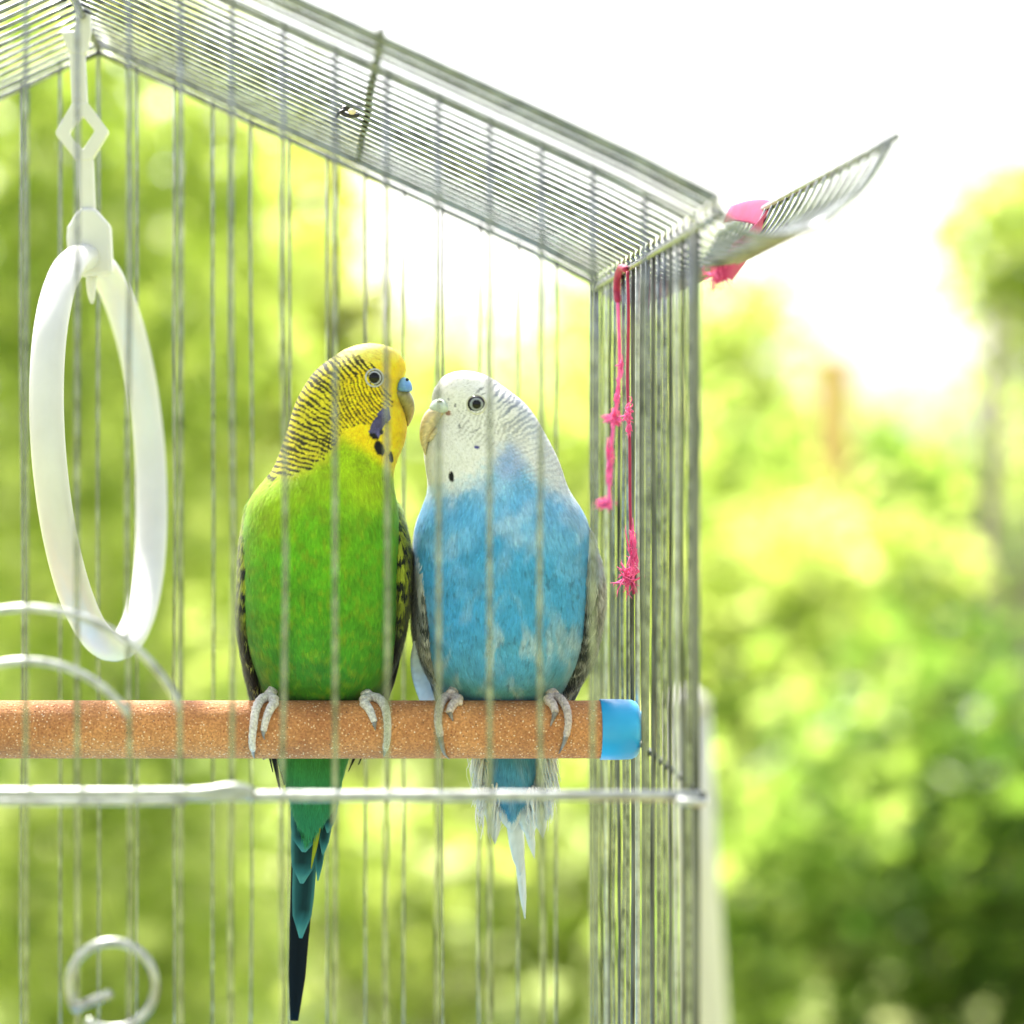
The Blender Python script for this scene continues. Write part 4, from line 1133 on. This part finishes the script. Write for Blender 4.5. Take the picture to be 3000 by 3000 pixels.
# ================= blue bird
BL = [(1088, 1358, 1361), (1090, 1338, 1384), (1094, 1322, 1402), (1101, 1306, 1423), (1110, 1294, 1440), (1118, 1286, 1453), (1145, 1268, 1486), (1168, 1266, 1523), (1202, 1268, 1554),
      (1236, 1262, 1576), (1269, 1250, 1594), (1303, 1244, 1613), (1336, 1243, 1629), (1370, 1248, 1643), (1404, 1254, 1653), (1437, 1254, 1665), (1471, 1244, 1688), (1505, 1231, 1709),
      (1538, 1221, 1722), (1572, 1216, 1727), (1606, 1214, 1729), (1655, 1216, 1727), (1702, 1220, 1724), (1769, 1232, 1720), (1836, 1246, 1712), (1887, 1252, 1704), (1937, 1262, 1690),
      (1988, 1276, 1668), (2021, 1292, 1652), (2053, 1312, 1632), (2100, 1345, 1610), (2160, 1385, 1592), (2222, 1411, 1577), (2290, 1436, 1560), (2335, 1456, 1542), (2372, 1486, 1514)]
BDEP2 = [(1088, 0.1), (1090, 2.0), (1094, 4.0), (1101, 6.0), (1110, 7.6), (1118, 8.6), (1145, 10.6), (1202, 12.2), (1303, 14), (1370, 15.4), (1437, 17.4), (1505, 20), (1606, 22.5),
         (1702, 23), (1836, 21.5), (1937, 18), (1988, 15.5), (2028, 13), (2053, 11), (2100, 9), (2222, 6.5), (2350, 4), (2395, 0.6)]
blue, BLL, bfl = make_bird('blue_parakeet', 'sky blue parakeet with a white head on the perch', (P(1480, 0, DP)[0], YP, zt), BL, BDEP2, BOFF, col_blue, (1270, 1200), 1440, 104000, 60000, 511)
make_wing(blue, [(1500, 1236, 1240), (1540, 1221, 1262), (1606, 1211, 1262), (1702, 1207, 1262), (1769, 1205, 1268), (1836, 1207, 1278), (1887, 1214, 1284), (1937, 1229, 1290), (1988, 1256, 1300), (2030, 1284, 1312), (2062, 1300, 1318)], WDEP, WOFF, col_blue_wing, bfl, 611, 9000)
make_wing(blue, [(1545, 1716, 1720), (1575, 1690, 1731), (1606, 1680, 1739), (1635, 1676, 1750), (1702, 1672, 1763), (1769, 1668, 1766), (1836, 1664, 1758), (1887, 1660, 1748), (1937, 1648, 1735), (1988, 1632, 1708), (2021, 1622, 1680), (2055, 1612, 1655)], WDEP, WOFF, col_blue_wing, bfl, 612, 11000, 0.0009)
k_grey = dark_feather((0.34, 0.34, 0.31), (0.05, 0.055, 0.055))
k_white = lambda u, v: np.array([0.62, 0.66, 0.64]) * (1 - 0.12 * (1 - abs(v)))
k_whgr = lambda u, v: np.array([0.55, 0.57, 0.54]) * (1 - 0.30 * max(0, 0.5 - abs(v)) - 0.45 * max(0.0, u - 0.85) / 0.15 * (v > 0))
blade('flight_feather', [W(1232, 1880, 6), W(1233, 1950, 12), W(1243, 2010, 17), W(1262, 2080, 22)], np.array([0.7, 1, 1.05, 0.9, 0.7]) * 30 * mmw, (-0.2, -0.97, 0), k_white, M['feather'], blue)
for (a, wd) in (([(1226, 1800, 4), (1240, 1900, 9), (1268, 2000, 15), (1290, 2090, 20)], 12), ([(1240, 1800, 5), (1256, 1900, 10), (1284, 2000, 16), (1310, 2110, 21)], 13)):
    blade('flight_feather', [W(*q) for q in a], np.array([0.6, 1, 1, 0.95, 0.7, 0.1]) * wd * mmw, (-0.5, -0.85, 0), k_grey, M['feather'], blue)
for (a, wd) in (([(1748, 1820, 5), (1730, 1905, 9), (1700, 1985, 14), (1664, 2085, 20)], 20), ([(1722, 1800, 5), (1700, 1900, 10), (1666, 2000, 16), (1630, 2110, 21)], 13), ([(1708, 1790, 4), (1690, 1890, 9), (1655, 1990, 15), (1615, 2110, 20)], 11)):
    blade('flight_feather', [W(*q) for q in a], np.array([0.6, 1, 1, 0.95, 0.7, 0.1]) * wd * mmw, (0.5, -0.85, 0), k_grey, M['feather'], blue)
for (x0, tx, ty, wd, dp) in ((1508, 1538, 2692, 14, 27), (1496, 1524, 2565, 25, 25), (1520, 1566, 2515, 16, 24), (1440, 1450, 2472, 24, 22), (1572, 1590, 2455, 22, 22), (1540, 1552, 2460, 34, 22.5),
                         (1480, 1500, 2440, 38, 21.5), (1424, 1430, 2405, 22, 20), (1588, 1602, 2405, 24, 20)):
    blade('tail_feather', [W(x0, 2150, 19), W(x0 + (tx - x0) * 0.35, 2150 + (ty - 2150) * 0.55, dp - 2), W(tx, ty, dp)], np.array([0.6, 0.9, 1, 1, 1, 1, 0.95, 0.72, 0.05]) * wd * mmw, UPN, k_whgr if wd in (30, 24, 28) else k_white, M['feather'], blue)
# loose white fluff beside the vent
def fluff(b, specs, seed, colr):
    q = np.random.default_rng(seed); V, Fc, C = [], [], []
    for (x, y, dp, dx, dy, n) in specs:
        for i in range(n):
            a = W(x + q.normal() * 9, y + q.normal() * 26, dp + q.normal() * 2)
            e = a + np.array([dx * mmw * (0.5 + q.random()), q.normal() * 0.001, -dy * mmw * (0.6 + 0.8 * q.random())])
            m = (a + e) / 2 + q.normal(size=3) * 0.0008
            v, f = tube_geo(smooth_path([a, m, e], 6), np.linspace(0.00035, 0.00006, 6), 4, r2=np.linspace(0.00012, 0.00004, 6))
            o = len(V); V += v.tolist(); Fc += [tuple(k + o for k in t) for t in f]
            C += [np.array(colr) * (0.85 + 0.3 * q.random())] * len(v)
    o = mesh('vent_fluff', V, Fc, M['plumage'], b, colors=np.array(C)); o['kind'] = 'stuff'
fluff(blue, [(1402, 2210, 15, -10, 90, 90), (1415, 2290, 16, -6, 80, 60), (1600, 2210, 15, 22, 90, 90), (1598, 2280, 16, 14, 90, 60), (1450, 2340, 15, -4, 70, 40), (1560, 2330, 15, 6, 80, 40)], 71, (0.66, 0.68, 0.66))
eye(blue, BLL, 1389, 1187, 13.0, 19.0, 26, 24.5, 30, (0.22, 0.24, 0.26), (0.52, 0.51, 0.40))
far_eye(blue, BLL, 1389, 1187)
bc = BLL.front(1286, 1193, -1.0)
def cere_blue(d):
    n = 0.5 + 0.5 * math.sin(d[0] * 6 + d[2] * 9)
    return np.array([0.52, 0.60, 0.54]) * (0.85 + 0.2 * n) * (1 - 0.12 * max(0, -d[2]))
cb = ellipsoid('cere', bc, np.array([30, 0, 27]) * mmw + np.array([0, 0.0044, 0]), M['skin'], blue, cere_blue, deform=lobes)
ellipsoid('nostril', bc + np.array([-0.0002, -0.0038, 0.0014]), np.array([0.0008, 0.0004, 0.0003]), M['skin'], cb, lambda d: (0.10, 0.09, 0.07))
def horn_blue(u, v):
    n = vnoise(np.array([[v[0] * 1e5, v[2] * 1e5]]), 32, 81)[0]; n2 = vnoise(np.array([[v[0] * 1e5, v[2] * 1e5]]), 14, 82)[0]
    return np.array([0.62, 0.50, 0.27]) * (0.62 + 0.55 * n) * (1 - max(0, n2 - 0.5) * 1.0) + np.array([0.2, 0.2, 0.18]) * max(0, n2 - 0.62)
by = (bc[1] - YP) * 1000
hooked('beak', [W(1282, 1206, by + 0.5), W(1263, 1226, by), W(1250, 1256, by), W(1243, 1292, by + 0.5), W(1246, 1332, by + 1.5)], np.array([23, 24, 22.5, 19, 14, 8, 2]) * mmw, np.array([0.0046, 0.0047, 0.0043, 0.0036, 0.0026, 0.0015, 0.0004]), blue, horn_blue)
hooked('lower_beak', [W(1272, 1268, by + 0.5), W(1262, 1280, by - 0.6), W(1254, 1292, by - 0.6)], np.array([12, 11, 5]) * mmw, np.array([0.003, 0.0028, 0.001]), blue, horn_blue, n=12)
feet(blue, [
    dict(pad=(1332, 2044), dir=-1, toes=[
        dict(path=[(1344, 2048), (1326, 2041), (1304, 2042), (1286, 2062), (1279, 2102), (1286, 2150)], r=(0.00135, 0.00105), claw=[(1292, 2178), (1300, 2202), (1316, 2222)]),
        dict(path=[(1346, 2050), (1328, 2056), (1315, 2074), (1313, 2082)], r=(0.00135, 0.001), claw=[(1318, 2092), (1323, 2106)]),
        dict(path=['back', (1334, 2050), (1330, 2100), (1328, 2180)], r=(0.0012, 0.0008), claw=[(1328, 2205)])]),
    dict(pad=(1610, 2044), dir=1, toes=[
        dict(path=[(1602, 2048), (1620, 2041), (1640, 2046), (1654, 2072), (1657, 2110), (1650, 2150)], r=(0.0013, 0.00095), claw=[(1644, 2172), (1632, 2202)]),
        dict(path=[(1604, 2050), (1614, 2058), (1619, 2072), (1620, 2082)], r=(0.00125, 0.001), claw=[(1614, 2098), (1605, 2120)]),
        dict(path=['back', (1610, 2050), (1612, 2100), (1612, 2180)], r=(0.0012, 0.0008), claw=[(1612, 2205)])])], M['toe_pale'])
